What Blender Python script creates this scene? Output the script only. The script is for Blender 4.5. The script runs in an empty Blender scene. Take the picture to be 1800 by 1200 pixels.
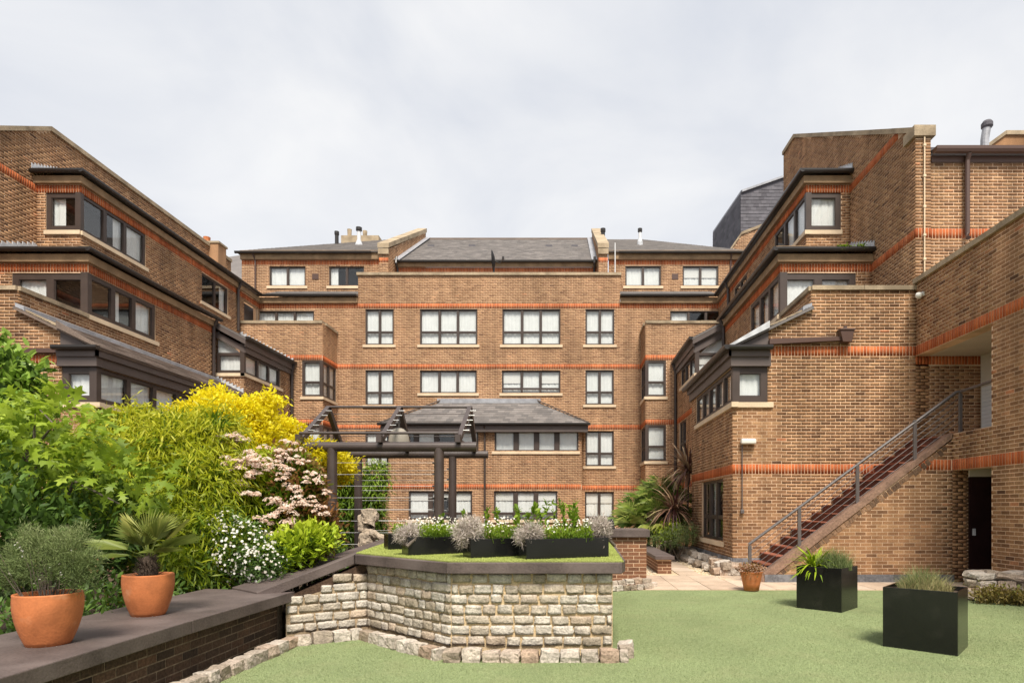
import bpy, math, random
import numpy as np
from mathutils import Vector, Matrix

random.seed(7)
rng = np.random.default_rng(11)
S = bpy.context.scene
COL = S.collection
PI = math.pi
R = math.radians

# ------------------------------------------------------------------ camera
# eye 1.55 m above the lawn, looking square on to the far facade, lens shifted up and left
cd = bpy.data.cameras.new('camera')
cam = bpy.data.objects.new('camera', cd)
COL.objects.link(cam)
cam.location = (0, 0, 1.55)
cam.rotation_euler = (R(90), 0, 0)
cd.sensor_width = 36
cd.lens = 36 * 1090 / 1800
cd.shift_x = (900 - 998) / 1800
cd.shift_y = (892 - 600) / 1800
cd.clip_start = 0.1
cd.clip_end = 2000
S.camera = cam

# ------------------------------------------------------------------ sky, sun, exposure
SUN_EL, SUN_AZ = 56, 168          # azimuth clockwise from +Y: light comes from behind and right
world = bpy.data.worlds.new('World')
S.world = world
world.use_nodes = True
nt = world.node_tree
nt.nodes.clear()
def wn(t, **k):
    n = nt.nodes.new(t)
    for a, v in k.items():
        setattr(n, a, v)
    return n
wl = nt.links.new
out = wn('ShaderNodeOutputWorld')
sky = wn('ShaderNodeTexSky', sky_type='NISHITA', sun_disc=False)
sky.sun_elevation = R(SUN_EL)
sky.sun_rotation = R(SUN_AZ)
bg1 = wn('ShaderNodeBackground'); bg1.inputs['Strength'].default_value = 0.13
wl(sky.outputs[0], bg1.inputs['Color'])
tc = wn('ShaderNodeTexCoord')
sep = wn('ShaderNodeSeparateXYZ'); wl(tc.outputs['Generated'], sep.inputs[0])
# cloud layer: project the direction on a flat ceiling so that clouds stretch towards the horizon
mz = wn('ShaderNodeMath', operation='ADD'); wl(sep.outputs['Z'], mz.inputs[0]); mz.inputs[1].default_value = 0.28
dx = wn('ShaderNodeMath', operation='DIVIDE'); wl(sep.outputs['X'], dx.inputs[0]); wl(mz.outputs[0], dx.inputs[1])
dy = wn('ShaderNodeMath', operation='DIVIDE'); wl(sep.outputs['Y'], dy.inputs[0]); wl(mz.outputs[0], dy.inputs[1])
cmb = wn('ShaderNodeCombineXYZ'); wl(dx.outputs[0], cmb.inputs[0]); wl(dy.outputs[0], cmb.inputs[1])
nz = wn('ShaderNodeTexNoise'); nz.inputs['Scale'].default_value = 2.3; nz.inputs['Detail'].default_value = 7
nz.inputs['Roughness'].default_value = 0.5; nz.inputs['Distortion'].default_value = 0.35
wl(cmb.outputs[0], nz.inputs['Vector'])
cr = wn('ShaderNodeValToRGB')
cr.color_ramp.elements[0].position = 0.36; cr.color_ramp.elements[0].color = (0.69, 0.717, 0.777, 1)
cr.color_ramp.elements[1].position = 0.64; cr.color_ramp.elements[1].color = (0.925, 0.922, 0.92, 1)
wl(nz.outputs['Fac'], cr.inputs[0])
# paler low down
hz = wn('ShaderNodeMapRange'); wl(sep.outputs['Z'], hz.inputs['Value'])
hz.inputs['From Min'].default_value = 0.0; hz.inputs['From Max'].default_value = 0.62
hz.inputs['To Min'].default_value = 0.85; hz.inputs['To Max'].default_value = 0.0
mixc = wn('ShaderNodeMix', data_type='RGBA')
wl(hz.outputs[0], mixc.inputs['Factor']); wl(cr.outputs[0], mixc.inputs['A'])
mixc.inputs['B'].default_value = (0.865, 0.872, 0.89, 1)
bg2 = wn('ShaderNodeBackground'); bg2.inputs['Strength'].default_value = 0.755
wl(mixc.outputs['Result'], bg2.inputs['Color'])
mx = wn('ShaderNodeMixShader'); mx.inputs[0].default_value = 0.93
wl(bg1.outputs[0], mx.inputs[1]); wl(bg2.outputs[0], mx.inputs[2]); wl(mx.outputs[0], out.inputs['Surface'])

sl = bpy.data.lights.new('sun', 'SUN')
sl.energy = 4.2
sl.angle = R(17)
sl.color = (1.0, 0.93, 0.82)
sun = bpy.data.objects.new('sun', sl)
COL.objects.link(sun)
sdir = Vector((math.sin(R(SUN_AZ)) * math.cos(R(SUN_EL)), math.cos(R(SUN_AZ)) * math.cos(R(SUN_EL)), math.sin(R(SUN_EL))))
sun.rotation_euler = sdir.to_track_quat('Z', 'Y').to_euler()
sun.location = (10, -10, 30)

vs = S.view_settings
vs.view_transform = 'Standard'
vs.look = 'None'
vs.gamma = 1
vs.exposure = 0.5
vs.use_curve_mapping = False

# ------------------------------------------------------------------ materials
MATS = {}
def mat(name, col, rough=0.8, ramp=None, noise=None, bump=0.0, bscale=40, spec=0.3, tint=False, metal=0.0,
        trans=0.0, coat=0.0, streak=0.0, patch=0.0, patch_scale=0.6, detail=4, stain=None, grain=0.0, gscale=60):
    """Procedural Principled material. ramp = colours picked by the per-face 'tint' attribute."""
    m = bpy.data.materials.new(name)
    m.use_nodes = True
    t = m.node_tree
    N, L = t.nodes, t.links.new
    p = N['Principled BSDF']
    p.inputs['Roughness'].default_value = rough
    p.inputs['Specular IOR Level'].default_value = spec
    p.inputs['Metallic'].default_value = metal
    p.inputs['Coat Weight'].default_value = coat
    geo = N.new('ShaderNodeNewGeometry')
    cur = None
    if ramp:
        a = N.new('ShaderNodeAttribute'); a.attribute_name = 'tint'
        r = N.new('ShaderNodeValToRGB')
        els = r.color_ramp.elements
        els[0].position = 0; els[0].color = (*ramp[0], 1)
        els[1].position = 1; els[1].color = (*ramp[-1], 1)
        for i, c in enumerate(ramp[1:-1]):
            e = els.new((i + 1) / (len(ramp) - 1)); e.color = (*c, 1)
        L(a.outputs['Fac'], r.inputs[0])
        cur = r.outputs[0]
    else:
        c = N.new('ShaderNodeRGB'); c.outputs[0].default_value = (*col, 1)
        cur = c.outputs[0]
    def mul(cur, src, lo, hi):
        mr = N.new('ShaderNodeMapRange'); L(src, mr.inputs['Value'])
        mr.inputs['From Min'].default_value = 0.3; mr.inputs['From Max'].default_value = 0.7
        mr.inputs['To Min'].default_value = lo; mr.inputs['To Max'].default_value = hi
        x = N.new('ShaderNodeMix'); x.data_type = 'RGBA'; x.blend_type = 'MULTIPLY'; x.inputs['Factor'].default_value = 1
        L(cur, x.inputs['A']); L(mr.outputs[0], x.inputs['B'])
        return x.outputs['Result']
    def noi(scale, det=4):
        n = N.new('ShaderNodeTexNoise'); n.inputs['Scale'].default_value = scale; n.inputs['Detail'].default_value = det
        L(geo.outputs['Position'], n.inputs['Vector'])
        return n.outputs['Fac']
    if streak:     # rain streaks and soot: noise drawn out vertically
        mp = N.new('ShaderNodeMapping'); mp.inputs['Scale'].default_value = (1.6, 1.6, .22)
        L(geo.outputs['Position'], mp.inputs['Vector'])
        n = N.new('ShaderNodeTexNoise'); n.inputs['Scale'].default_value = 1.5; n.inputs['Detail'].default_value = 6
        L(mp.outputs[0], n.inputs['Vector'])
        cur = mul(cur, n.outputs['Fac'], 1 - streak, 1 + streak * .6)
    if patch:
        cur = mul(cur, noi(patch_scale, detail), 1 - patch, 1 + patch)
    if grain:
        cur = mul(cur, noi(gscale, 3), 1 - grain, 1 + grain)
    if stain:      # second colour in blotches: (colour, scale, threshold, amount)
        sc, ss, th, am = stain
        mr = N.new('ShaderNodeMapRange'); L(noi(ss, 6), mr.inputs['Value'])
        mr.inputs['From Min'].default_value = th; mr.inputs['From Max'].default_value = th + 0.18
        mr.inputs['To Min'].default_value = 0; mr.inputs['To Max'].default_value = am
        x = N.new('ShaderNodeMix'); x.data_type = 'RGBA'
        L(mr.outputs[0], x.inputs['Factor']); L(cur, x.inputs['A']); x.inputs['B'].default_value = (*sc, 1)
        cur = x.outputs['Result']
    L(cur, p.inputs['Base Color'])
    if bump:
        b = N.new('ShaderNodeBump'); b.inputs['Strength'].default_value = bump; b.inputs['Distance'].default_value = 0.02
        L(noi(bscale, 5), b.inputs['Height']); L(b.outputs[0], p.inputs['Normal'])
    if trans:
        tr = N.new('ShaderNodeBsdfTranslucent'); L(cur, tr.inputs['Color'])
        ms = N.new('ShaderNodeMixShader'); ms.inputs[0].default_value = trans
        L(p.outputs[0], ms.inputs[1]); L(tr.outputs[0], ms.inputs[2])
        L(ms.outputs[0], N['Material Output'].inputs['Surface'])
    MATS[name] = m
    return m

mat('brick', None, 0.9, ramp=[(0.126, 0.066, 0.039), (0.208, 0.110, 0.058), (0.286, 0.151, 0.077), (0.349, 0.194, 0.099), (0.407, 0.237, 0.123), (0.446, 0.188, 0.093)],
    grain=.24, gscale=45, patch=.2, patch_scale=.55, streak=.26, bump=.35, bscale=90, spec=.15)
mat('brick_far', None, 0.9, ramp=[(0.208, 0.114, 0.068), (0.281, 0.155, 0.086), (0.349, 0.199, 0.110), (0.407, 0.239, 0.132), (0.466, 0.280, 0.157), (0.485, 0.230, 0.120)],
    grain=.2, gscale=30, patch=.18, patch_scale=.4, streak=.24, spec=.15)
mat('mortar', (.69, .49, .33), .95, patch=.2, patch_scale=.7, streak=.3, grain=.15, gscale=50, spec=.1)
mat('mortar_far', (.61, .42, .28), .95, patch=.2, patch_scale=.6, streak=.25, grain=.12, gscale=40, spec=.1)
mat('band_brick', None, .85, ramp=[(.34, .085, .030), (.42, .11, .038), (.47, .13, .044), (.52, .155, .055)], grain=.15, gscale=40, patch=.2, streak=.2, spec=.15, stain=((.24, .085, .045), 2.5, .56, .5))
mat('dark_brick', None, .9, ramp=[(.030, .020, .015), (.055, .035, .024), (.085, .05, .032), (.12, .06, .036)], grain=.35, gscale=40, bump=.5, bscale=60, patch=.25, patch_scale=3, spec=.2)
mat('dark_mortar', (.17, .125, .085), .95, grain=.35, gscale=30, patch=.35, patch_scale=2.5)
mat('pier_brick', None, .9, ramp=[(.10, .05, .03), (.16, .075, .042), (.21, .095, .05), (.26, .12, .06)], grain=.25, gscale=45, bump=.4, bscale=70, patch=.15)
mat('coping_stone', (.37, .29, .195), .9, patch=.25, patch_scale=2.2, grain=.18, gscale=35, bump=.25, bscale=40, stain=((.17, .13, .085), 1.6, .52, .75))
mat('sill_stone', (.66, .52, .36), .85, patch=.12, patch_scale=2, grain=.08, gscale=40)
mat('frame_brown', (.060, .043, .036), .45, spec=.4, patch=.15, patch_scale=3)
mat('fascia_brown', (.105, .082, .074), .5, spec=.4, patch=.12, patch_scale=2)
mat('gutter_black', (.022, .018, .016), .35, spec=.5)
mat('pipe_brown', (.085, .046, .034), .4, spec=.5)
mat('soffit_tan', (.30, .20, .115), .8, patch=.25, patch_scale=3, grain=.15, gscale=30)
mat('slate', None, .65, ramp=[(.105, .095, .092), (.14, .125, .118), (.17, .15, .14), (.20, .178, .168)], patch=.15, patch_scale=1.2, grain=.15, gscale=30, spec=.4, bump=.2, bscale=60)
mat('slate_brown', None, .75, ramp=[(.115, .085, .068), (.155, .115, .092), (.19, .145, .118), (.23, .175, .145)], patch=.18, patch_scale=1.5, grain=.2, gscale=35, spec=.3, bump=.25, bscale=60)
mat('slate_dark', None, .7, ramp=[(.075, .07, .082), (.095, .09, .103), (.11, .105, .12), (.13, .122, .138)], patch=.12, patch_scale=1, spec=.3)
mat('lead', (.30, .305, .33), .5, spec=.5, patch=.25, patch_scale=4, grain=.15, gscale=30)
mat('lead_pale', (.50, .51, .53), .45, spec=.5, patch=.2, patch_scale=5)
mat('plinth', (.13, .13, .14), .55, patch=.35, patch_scale=3.5, grain=.3, gscale=25, bump=.3, bscale=25, stain=((.36, .36, .38), 2.5, .55, .6))
mat('net', (.93, .93, .91), .95, spec=.05, patch=.05, patch_scale=4)
mat('blind', (.88, .86, .82), .9, spec=.1)
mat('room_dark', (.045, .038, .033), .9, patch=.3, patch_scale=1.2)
mat('white_paint', (.66, .66, .66), .7, patch=.05, patch_scale=2)
mat('cream_paint', (.58, .52, .43), .8, patch=.08, patch_scale=2)
mat('door_dark', (.020, .008, .008), .4, spec=.4, patch=.3, patch_scale=2)
mat('steel_brown', (.062, .045, .040), .42, spec=.5, patch=.15, patch_scale=4, grain=.1, gscale=50)
mat('rail_grey', (.105, .090, .087), .4, spec=.5, patch=.12, patch_scale=6)
mat('wire', (.72, .72, .70), .3, metal=.7)
mat('riser_tile', None, .8, ramp=[(.085, .034, .024), (.12, .046, .031), (.15, .06, .04)], grain=.3, gscale=30, patch=.35, patch_scale=4)  # darker than the treads: the shade on the risers is put into the colour
mat('quarry_tile', None, .75, ramp=[(.22, .078, .048), (.29, .10, .06), (.34, .125, .08)], grain=.2, gscale=30, patch=.2, patch_scale=4)
mat('stair_edge', None, .9, ramp=[(.09, .055, .035), (.14, .085, .053), (.20, .12, .072), (.25, .15, .09)], grain=.35, gscale=40, patch=.3, patch_scale=4, bump=.5, bscale=40)
mat('stair_cement', (.25, .155, .11), .9, patch=.3, patch_scale=4, grain=.25, gscale=30, bump=.4, bscale=30, stain=((.11, .075, .05), 4, .55, .6))
mat('stair_side', (.19, .115, .075), .9, patch=.45, patch_scale=3, grain=.4, gscale=22, bump=.6, bscale=22, stain=((.06, .05, .035), 6, .52, .8))
mat('granite', None, .88, ramp=[(.33, .275, .205), (.41, .355, .285), (.45, .405, .34), (.49, .445, .385), (.40, .31, .225)], grain=.26, gscale=55, patch=.25, patch_scale=9, bump=.85, bscale=34, stain=((.22, .165, .11), 6, .56, .55), spec=.2)
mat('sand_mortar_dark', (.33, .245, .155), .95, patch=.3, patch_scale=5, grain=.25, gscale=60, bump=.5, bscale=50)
mat('sand_mortar', (.50, .375, .225), .95, patch=.3, patch_scale=5, grain=.25, gscale=60, bump=.5, bscale=50)
mat('edging', None, .85, ramp=[(.27, .21, .155), (.40, .34, .28), (.49, .435, .375), (.34, .24, .17)], grain=.3, gscale=45, patch=.25, patch_scale=8, bump=.8, bscale=30, spec=.2)
mat('bed_coping', (.098, .074, .067), .7, patch=.25, patch_scale=3, grain=.18, gscale=50, bump=.2, bscale=50, stain=((.155, .122, .112), 2.0, .5, .75))
mat('black_panel', (.0085, .0085, .0085), .18, spec=.5, patch=.2, patch_scale=3, stain=((.022, .020, .018), 4, .55, .7))
mat('terracotta', (.47, .155, .055), .7, patch=.2, patch_scale=7, grain=.08, gscale=60, streak=.18, stain=((.60, .36, .22), 4, .57, .75), bump=.12, bscale=60)
mat('soil', (.075, .05, .033), .95, patch=.4, patch_scale=6, grain=.4, gscale=30, bump=.8, bscale=25)
mat('turf', (.262, .315, .152), .95, patch=.14, patch_scale=.9, grain=.34, gscale=110, bump=.9, bscale=140, spec=.1, stain=((.31, .33, .17), 2.2, .5, .5), detail=6)
mat('turf_bright', (.32, .36, .10), .95, patch=.15, patch_scale=3, grain=.35, gscale=120, bump=.9, bscale=140, spec=.1)
mat('turf_blade', None, .9, ramp=[(.22, .275, .125), (.258, .31, .148), (.30, .345, .172), (.34, .38, .20)], spec=.1)
mat('bed_blade', None, .9, ramp=[(.28, .33, .085), (.34, .385, .10), (.42, .455, .14)], spec=.1)
mat('paving', None, .85, ramp=[(.42, .315, .235), (.48, .37, .275), (.53, .42, .325)], patch=.16, patch_scale=2.5, grain=.15, gscale=45, bump=.2, bscale=40)
mat('gravel', None, .9, ramp=[(.36, .26, .15), (.50, .38, .24), (.62, .50, .34), (.55, .47, .38)], grain=.1)
mat('statue_stone', (.40, .325, .25), .95, patch=.3, patch_scale=9, grain=.3, gscale=40, bump=.8, bscale=30, stain=((.21, .16, .11), 9, .5, .7))
mat('bell_cream', (.29, .26, .215), .6, patch=.15, patch_scale=4)
mat('bark', (.13, .105, .085), .9, grain=.3, gscale=40, bump=.6, bscale=40)
mat('palm_bark', (.06, .042, .03), .95, grain=.4, gscale=50, bump=.9, bscale=50)
mat('plastic_white', (.72, .70, .64), .45)
mat('black_matt', (.012, .011, .011), .6)
# plants
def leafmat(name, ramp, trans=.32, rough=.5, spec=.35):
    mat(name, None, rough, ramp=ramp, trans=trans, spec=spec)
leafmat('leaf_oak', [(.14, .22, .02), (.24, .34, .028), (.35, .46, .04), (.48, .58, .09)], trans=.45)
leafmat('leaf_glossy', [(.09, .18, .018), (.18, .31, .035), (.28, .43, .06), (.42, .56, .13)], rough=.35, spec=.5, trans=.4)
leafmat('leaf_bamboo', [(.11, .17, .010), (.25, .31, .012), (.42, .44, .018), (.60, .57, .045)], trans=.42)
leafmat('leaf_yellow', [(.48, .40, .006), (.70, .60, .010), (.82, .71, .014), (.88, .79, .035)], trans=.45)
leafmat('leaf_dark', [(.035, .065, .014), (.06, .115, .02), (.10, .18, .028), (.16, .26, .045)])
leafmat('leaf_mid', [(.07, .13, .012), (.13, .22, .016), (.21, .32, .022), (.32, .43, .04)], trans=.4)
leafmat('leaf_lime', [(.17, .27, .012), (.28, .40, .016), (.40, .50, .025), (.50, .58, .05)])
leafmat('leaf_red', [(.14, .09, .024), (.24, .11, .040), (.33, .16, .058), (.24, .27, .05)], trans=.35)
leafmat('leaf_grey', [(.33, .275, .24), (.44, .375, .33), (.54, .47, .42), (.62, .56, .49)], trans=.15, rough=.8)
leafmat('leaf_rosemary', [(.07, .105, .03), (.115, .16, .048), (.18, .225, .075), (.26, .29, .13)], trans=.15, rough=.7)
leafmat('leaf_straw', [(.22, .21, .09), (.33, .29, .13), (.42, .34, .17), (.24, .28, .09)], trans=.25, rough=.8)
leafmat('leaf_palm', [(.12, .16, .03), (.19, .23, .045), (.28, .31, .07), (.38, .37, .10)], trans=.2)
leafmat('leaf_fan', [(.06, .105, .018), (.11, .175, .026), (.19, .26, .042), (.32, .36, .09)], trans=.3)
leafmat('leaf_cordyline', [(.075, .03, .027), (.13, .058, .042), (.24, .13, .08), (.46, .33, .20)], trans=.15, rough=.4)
leafmat('flower_pink', [(.62, .42, .32), (.74, .54, .43), (.82, .66, .55), (.88, .77, .68)], trans=.4, rough=.8)
leafmat('flower_white', [(.66, .60, .50), (.76, .71, .62), (.82, .79, .72), (.85, .84, .80)], trans=.25, rough=.8)
leafmat('rock_leaf', [(.10, .085, .025), (.17, .13, .035), (.25, .19, .05), (.16, .19, .04)], trans=.2)

# glass: mostly see-through with a fresnel mirror of the sky
g = bpy.data.materials.new('window_glass'); g.use_nodes = True
t = g.node_tree; t.nodes.clear()
o_ = t.nodes.new('ShaderNodeOutputMaterial'); tr = t.nodes.new('ShaderNodeBsdfTransparent'); gl = t.nodes.new('ShaderNodeBsdfGlossy')
tr.inputs[0].default_value = (.93, .94, .94, 1); gl.inputs['Roughness'].default_value = .02
fr = t.nodes.new('ShaderNodeFresnel')
gg = t.nodes.new('ShaderNodeNewGeometry'); io = t.nodes.new('ShaderNodeMapRange'); t.links.new(gg.outputs['Backfacing'], io.inputs['Value'])
io.inputs['To Min'].default_value = 1.6; io.inputs['To Max'].default_value = 1 / 1.6; t.links.new(io.outputs[0], fr.inputs['IOR'])   # same mirror from either side of the pane
ms = t.nodes.new('ShaderNodeMixShader')
t.links.new(fr.outputs[0], ms.inputs[0]); t.links.new(tr.outputs[0], ms.inputs[1]); t.links.new(gl.outputs[0], ms.inputs[2])
t.links.new(ms.outputs[0], o_.inputs[0])
MATS['glass'] = g

# ------------------------------------------------------------------ mesh helpers
WLOC = {}      # object name -> world location of its frame (verts are stored relative to it)
def link(o, parent=None):
    COL.objects.link(o)
    if parent is not None:
        o.parent = parent
    return o

def thing(name, label, cat, loc=(0, 0, 0), rz=0.0, group=None):
    o = bpy.data.objects.new(name, None)
    o.location = loc; o.rotation_euler = (0, 0, rz)
    o.empty_display_size = .2
    o['label'] = label; o['category'] = cat
    if group: o['group'] = group
    COL.objects.link(o)
    WLOC[o.name] = Vector(loc)
    return o

def tag(o, label, cat, group=None):
    o['label'] = label; o['category'] = cat
    if group: o['group'] = group
    return o

def mesh_from(name, verts, faces, tints=None, smooth=False):
    """verts (n,3) array, faces (m,k) array or list of lists."""
    me = bpy.data.meshes.new(name)
    if isinstance(faces, np.ndarray):
        v = np.asarray(verts, dtype=np.float32)
        m, k = faces.shape
        me.vertices.add(len(v)); me.vertices.foreach_set('co', v.ravel())
        me.loops.add(m * k); me.loops.foreach_set('vertex_index', faces.astype(np.int32).ravel())
        me.polygons.add(m)
        me.polygons.foreach_set('loop_start', np.arange(0, m * k, k, dtype=np.int32))
        me.update(calc_edges=True); me.validate()
    else:
        me.from_pydata([tuple(map(float, x)) for x in verts], [], faces)
        me.update()
    if tints is not None and len(tints) == len(me.polygons):
        a = me.attributes.new('tint', 'FLOAT', 'FACE')
        a.data.foreach_set('value', np.asarray(tints, dtype=np.float32))
    if smooth:
        me.polygons.foreach_set('use_smooth', np.ones(len(me.polygons), dtype=bool))
    return me

def obj_np(name, verts, faces, m, parent=None, tints=None, smooth=False, kind=None, local=False):
    v = np.asarray(verts, dtype=np.float64)
    base = Vector((0, 0, 0))
    if parent is not None and not local:
        base = WLOC.get(parent.name, base)
        v = v - np.array(base)
    me = mesh_from(name, v, faces, tints, smooth)
    me.materials.append(MATS[m] if isinstance(m, str) else m)
    o = bpy.data.objects.new(name, me)
    link(o, parent)
    WLOC[o.name] = Vector(base)
    if kind: o['kind'] = kind
    return o

class MB:
    """Collects boxes, bars, prisms and tubes into one mesh."""
    def __init__(s):
        s.v = []; s.f = []; s.t = []
    def add(s, vs, fs, tint=.5):
        b = len(s.v)
        s.v += [tuple(x) for x in vs]
        s.f += [[b + i for i in f] for f in fs]
        s.t += [tint] * len(fs)
    def box(s, x0, x1, y0, y1, z0, z1, tint=.5):
        s.add([(x0, y0, z0), (x1, y0, z0), (x1, y1, z0), (x0, y1, z0), (x0, y0, z1), (x1, y0, z1), (x1, y1, z1), (x0, y1, z1)],
              [(0, 3, 2, 1), (4, 5, 6, 7), (0, 1, 5, 4), (1, 2, 6, 5), (2, 3, 7, 6), (3, 0, 4, 7)], tint)
    def obox(s, o, u, n, a0, a1, d0, d1, z0, z1, tint=.5):
        """box in a wall frame: a along u, d along outward n, z up"""
        def P(a, d, z): return (o[0] + u[0] * a + n[0] * d, o[1] + u[1] * a + n[1] * d, o[2] + z)
        s.add([P(a0, d1, z0), P(a1, d1, z0), P(a1, d0, z0), P(a0, d0, z0), P(a0, d1, z1), P(a1, d1, z1), P(a1, d0, z1), P(a0, d0, z1)],
              [(0, 3, 2, 1), (4, 5, 6, 7), (0, 1, 5, 4), (1, 2, 6, 5), (2, 3, 7, 6), (3, 0, 4, 7)], tint)
    def quad(s, a, b, c, d, tint=.5):
        s.add([a, b, c, d], [(0, 1, 2, 3)], tint)
    def poly(s, pts, vec, tint=.5):
        """prism: polygon pts swept along vec"""
        n = len(pts); vec = Vector(vec)
        p2 = [tuple(Vector(p) + vec) for p in pts]
        s.add(list(pts) + p2, [tuple(range(n))[::-1], tuple(range(n, 2 * n))] + [(i, (i + 1) % n, n + (i + 1) % n, n + i) for i in range(n)], tint)
    def sweep(s, sec, p0, p1, side, tint=.5):
        """section [(a,b)] (a along side, b up) swept from p0 to p1"""
        sd = Vector(side)
        A = [tuple(Vector(p0) + sd * a + Vector((0, 0, b))) for a, b in sec]
        s.poly(A, Vector(p1) - Vector(p0), tint)
    def tube(s, pts, r, n=8, cap=True, tint=.5):
        pts = [Vector(p) for p in pts]
        rs = r if isinstance(r, (list, tuple)) else [r] * len(pts)
        rings = []
        for i, p in enumerate(pts):
            d = (pts[min(i + 1, len(pts) - 1)] - pts[max(i - 1, 0)]).normalized()
            up = Vector((0, 0, 1)) if abs(d.z) < .9 else Vector((1, 0, 0))
            a = d.cross(up).normalized(); b = a.cross(d)
            rings.append([tuple(p + (a * math.cos(2 * PI * k / n) + b * math.sin(2 * PI * k / n)) * rs[i]) for k in range(n)])
        vs = [v for ring in rings for v in ring]
        fs = [(i * n + k, i * n + (k + 1) % n, (i + 1) * n + (k + 1) % n, (i + 1) * n + k) for i in range(len(pts) - 1) for k in range(n)]
        if cap:
            fs += [tuple(range(n))[::-1], tuple(range((len(pts) - 1) * n, len(pts) * n))]
        s.add(vs, fs, tint)
    def lathe(s, prof, c, n=32, tint=.5):
        vs = []
        for r, z in prof:
            for k in range(n):
                a = 2 * PI * k / n
                vs.append((c[0] + r * math.cos(a), c[1] + r * math.sin(a), c[2] + z))
        m = len(prof)
        fs = [(i * n + k, i * n + (k + 1) % n, (i + 1) * n + (k + 1) % n, (i + 1) * n + k) for i in range(m - 1) for k in range(n)]
        s.add(vs, fs, tint)
    def build(s, name, m, parent=None, smooth=False, kind=None, local=False, bevel=0):
        if not s.v: return None
        o = obj_np(name, s.v, s.f, m, parent, s.t, smooth, kind, local)
        if bevel:
            b = o.modifiers.new('bevel', 'BEVEL'); b.width = bevel; b.segments = 2; b.limit_method = 'ANGLE'; b.angle_limit = R(50)
        return o

def structure(o):
    o['kind'] = 'structure'
    return o

F = 1090.0
def at(px, py, Y):
    return ((px - 998) * Y / F, Y, 1.55 + (892 - py) * Y / F)

# ------------------------------------------------------------------ brick walls, windows, roofs
BRICK_MESHES = {}
def brick_mesh(mn, k):
    key = (mn, k)
    if key not in BRICK_MESHES:
        v = [(x, y, z) for z in (0, 1) for x, y in ((0, 0), (1, 0), (1, 1), (0, 1))]
        f = [(0, 3, 2, 1), (4, 5, 6, 7), (0, 1, 5, 4), (1, 2, 6, 5), (2, 3, 7, 6), (3, 0, 4, 7)]
        me = mesh_from('brick', v, f, [k / 23.0] * 6)
        me.materials.append(MATS[mn])
        BRICK_MESHES[key] = me
    return BRICK_MESHES[key]

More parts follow.
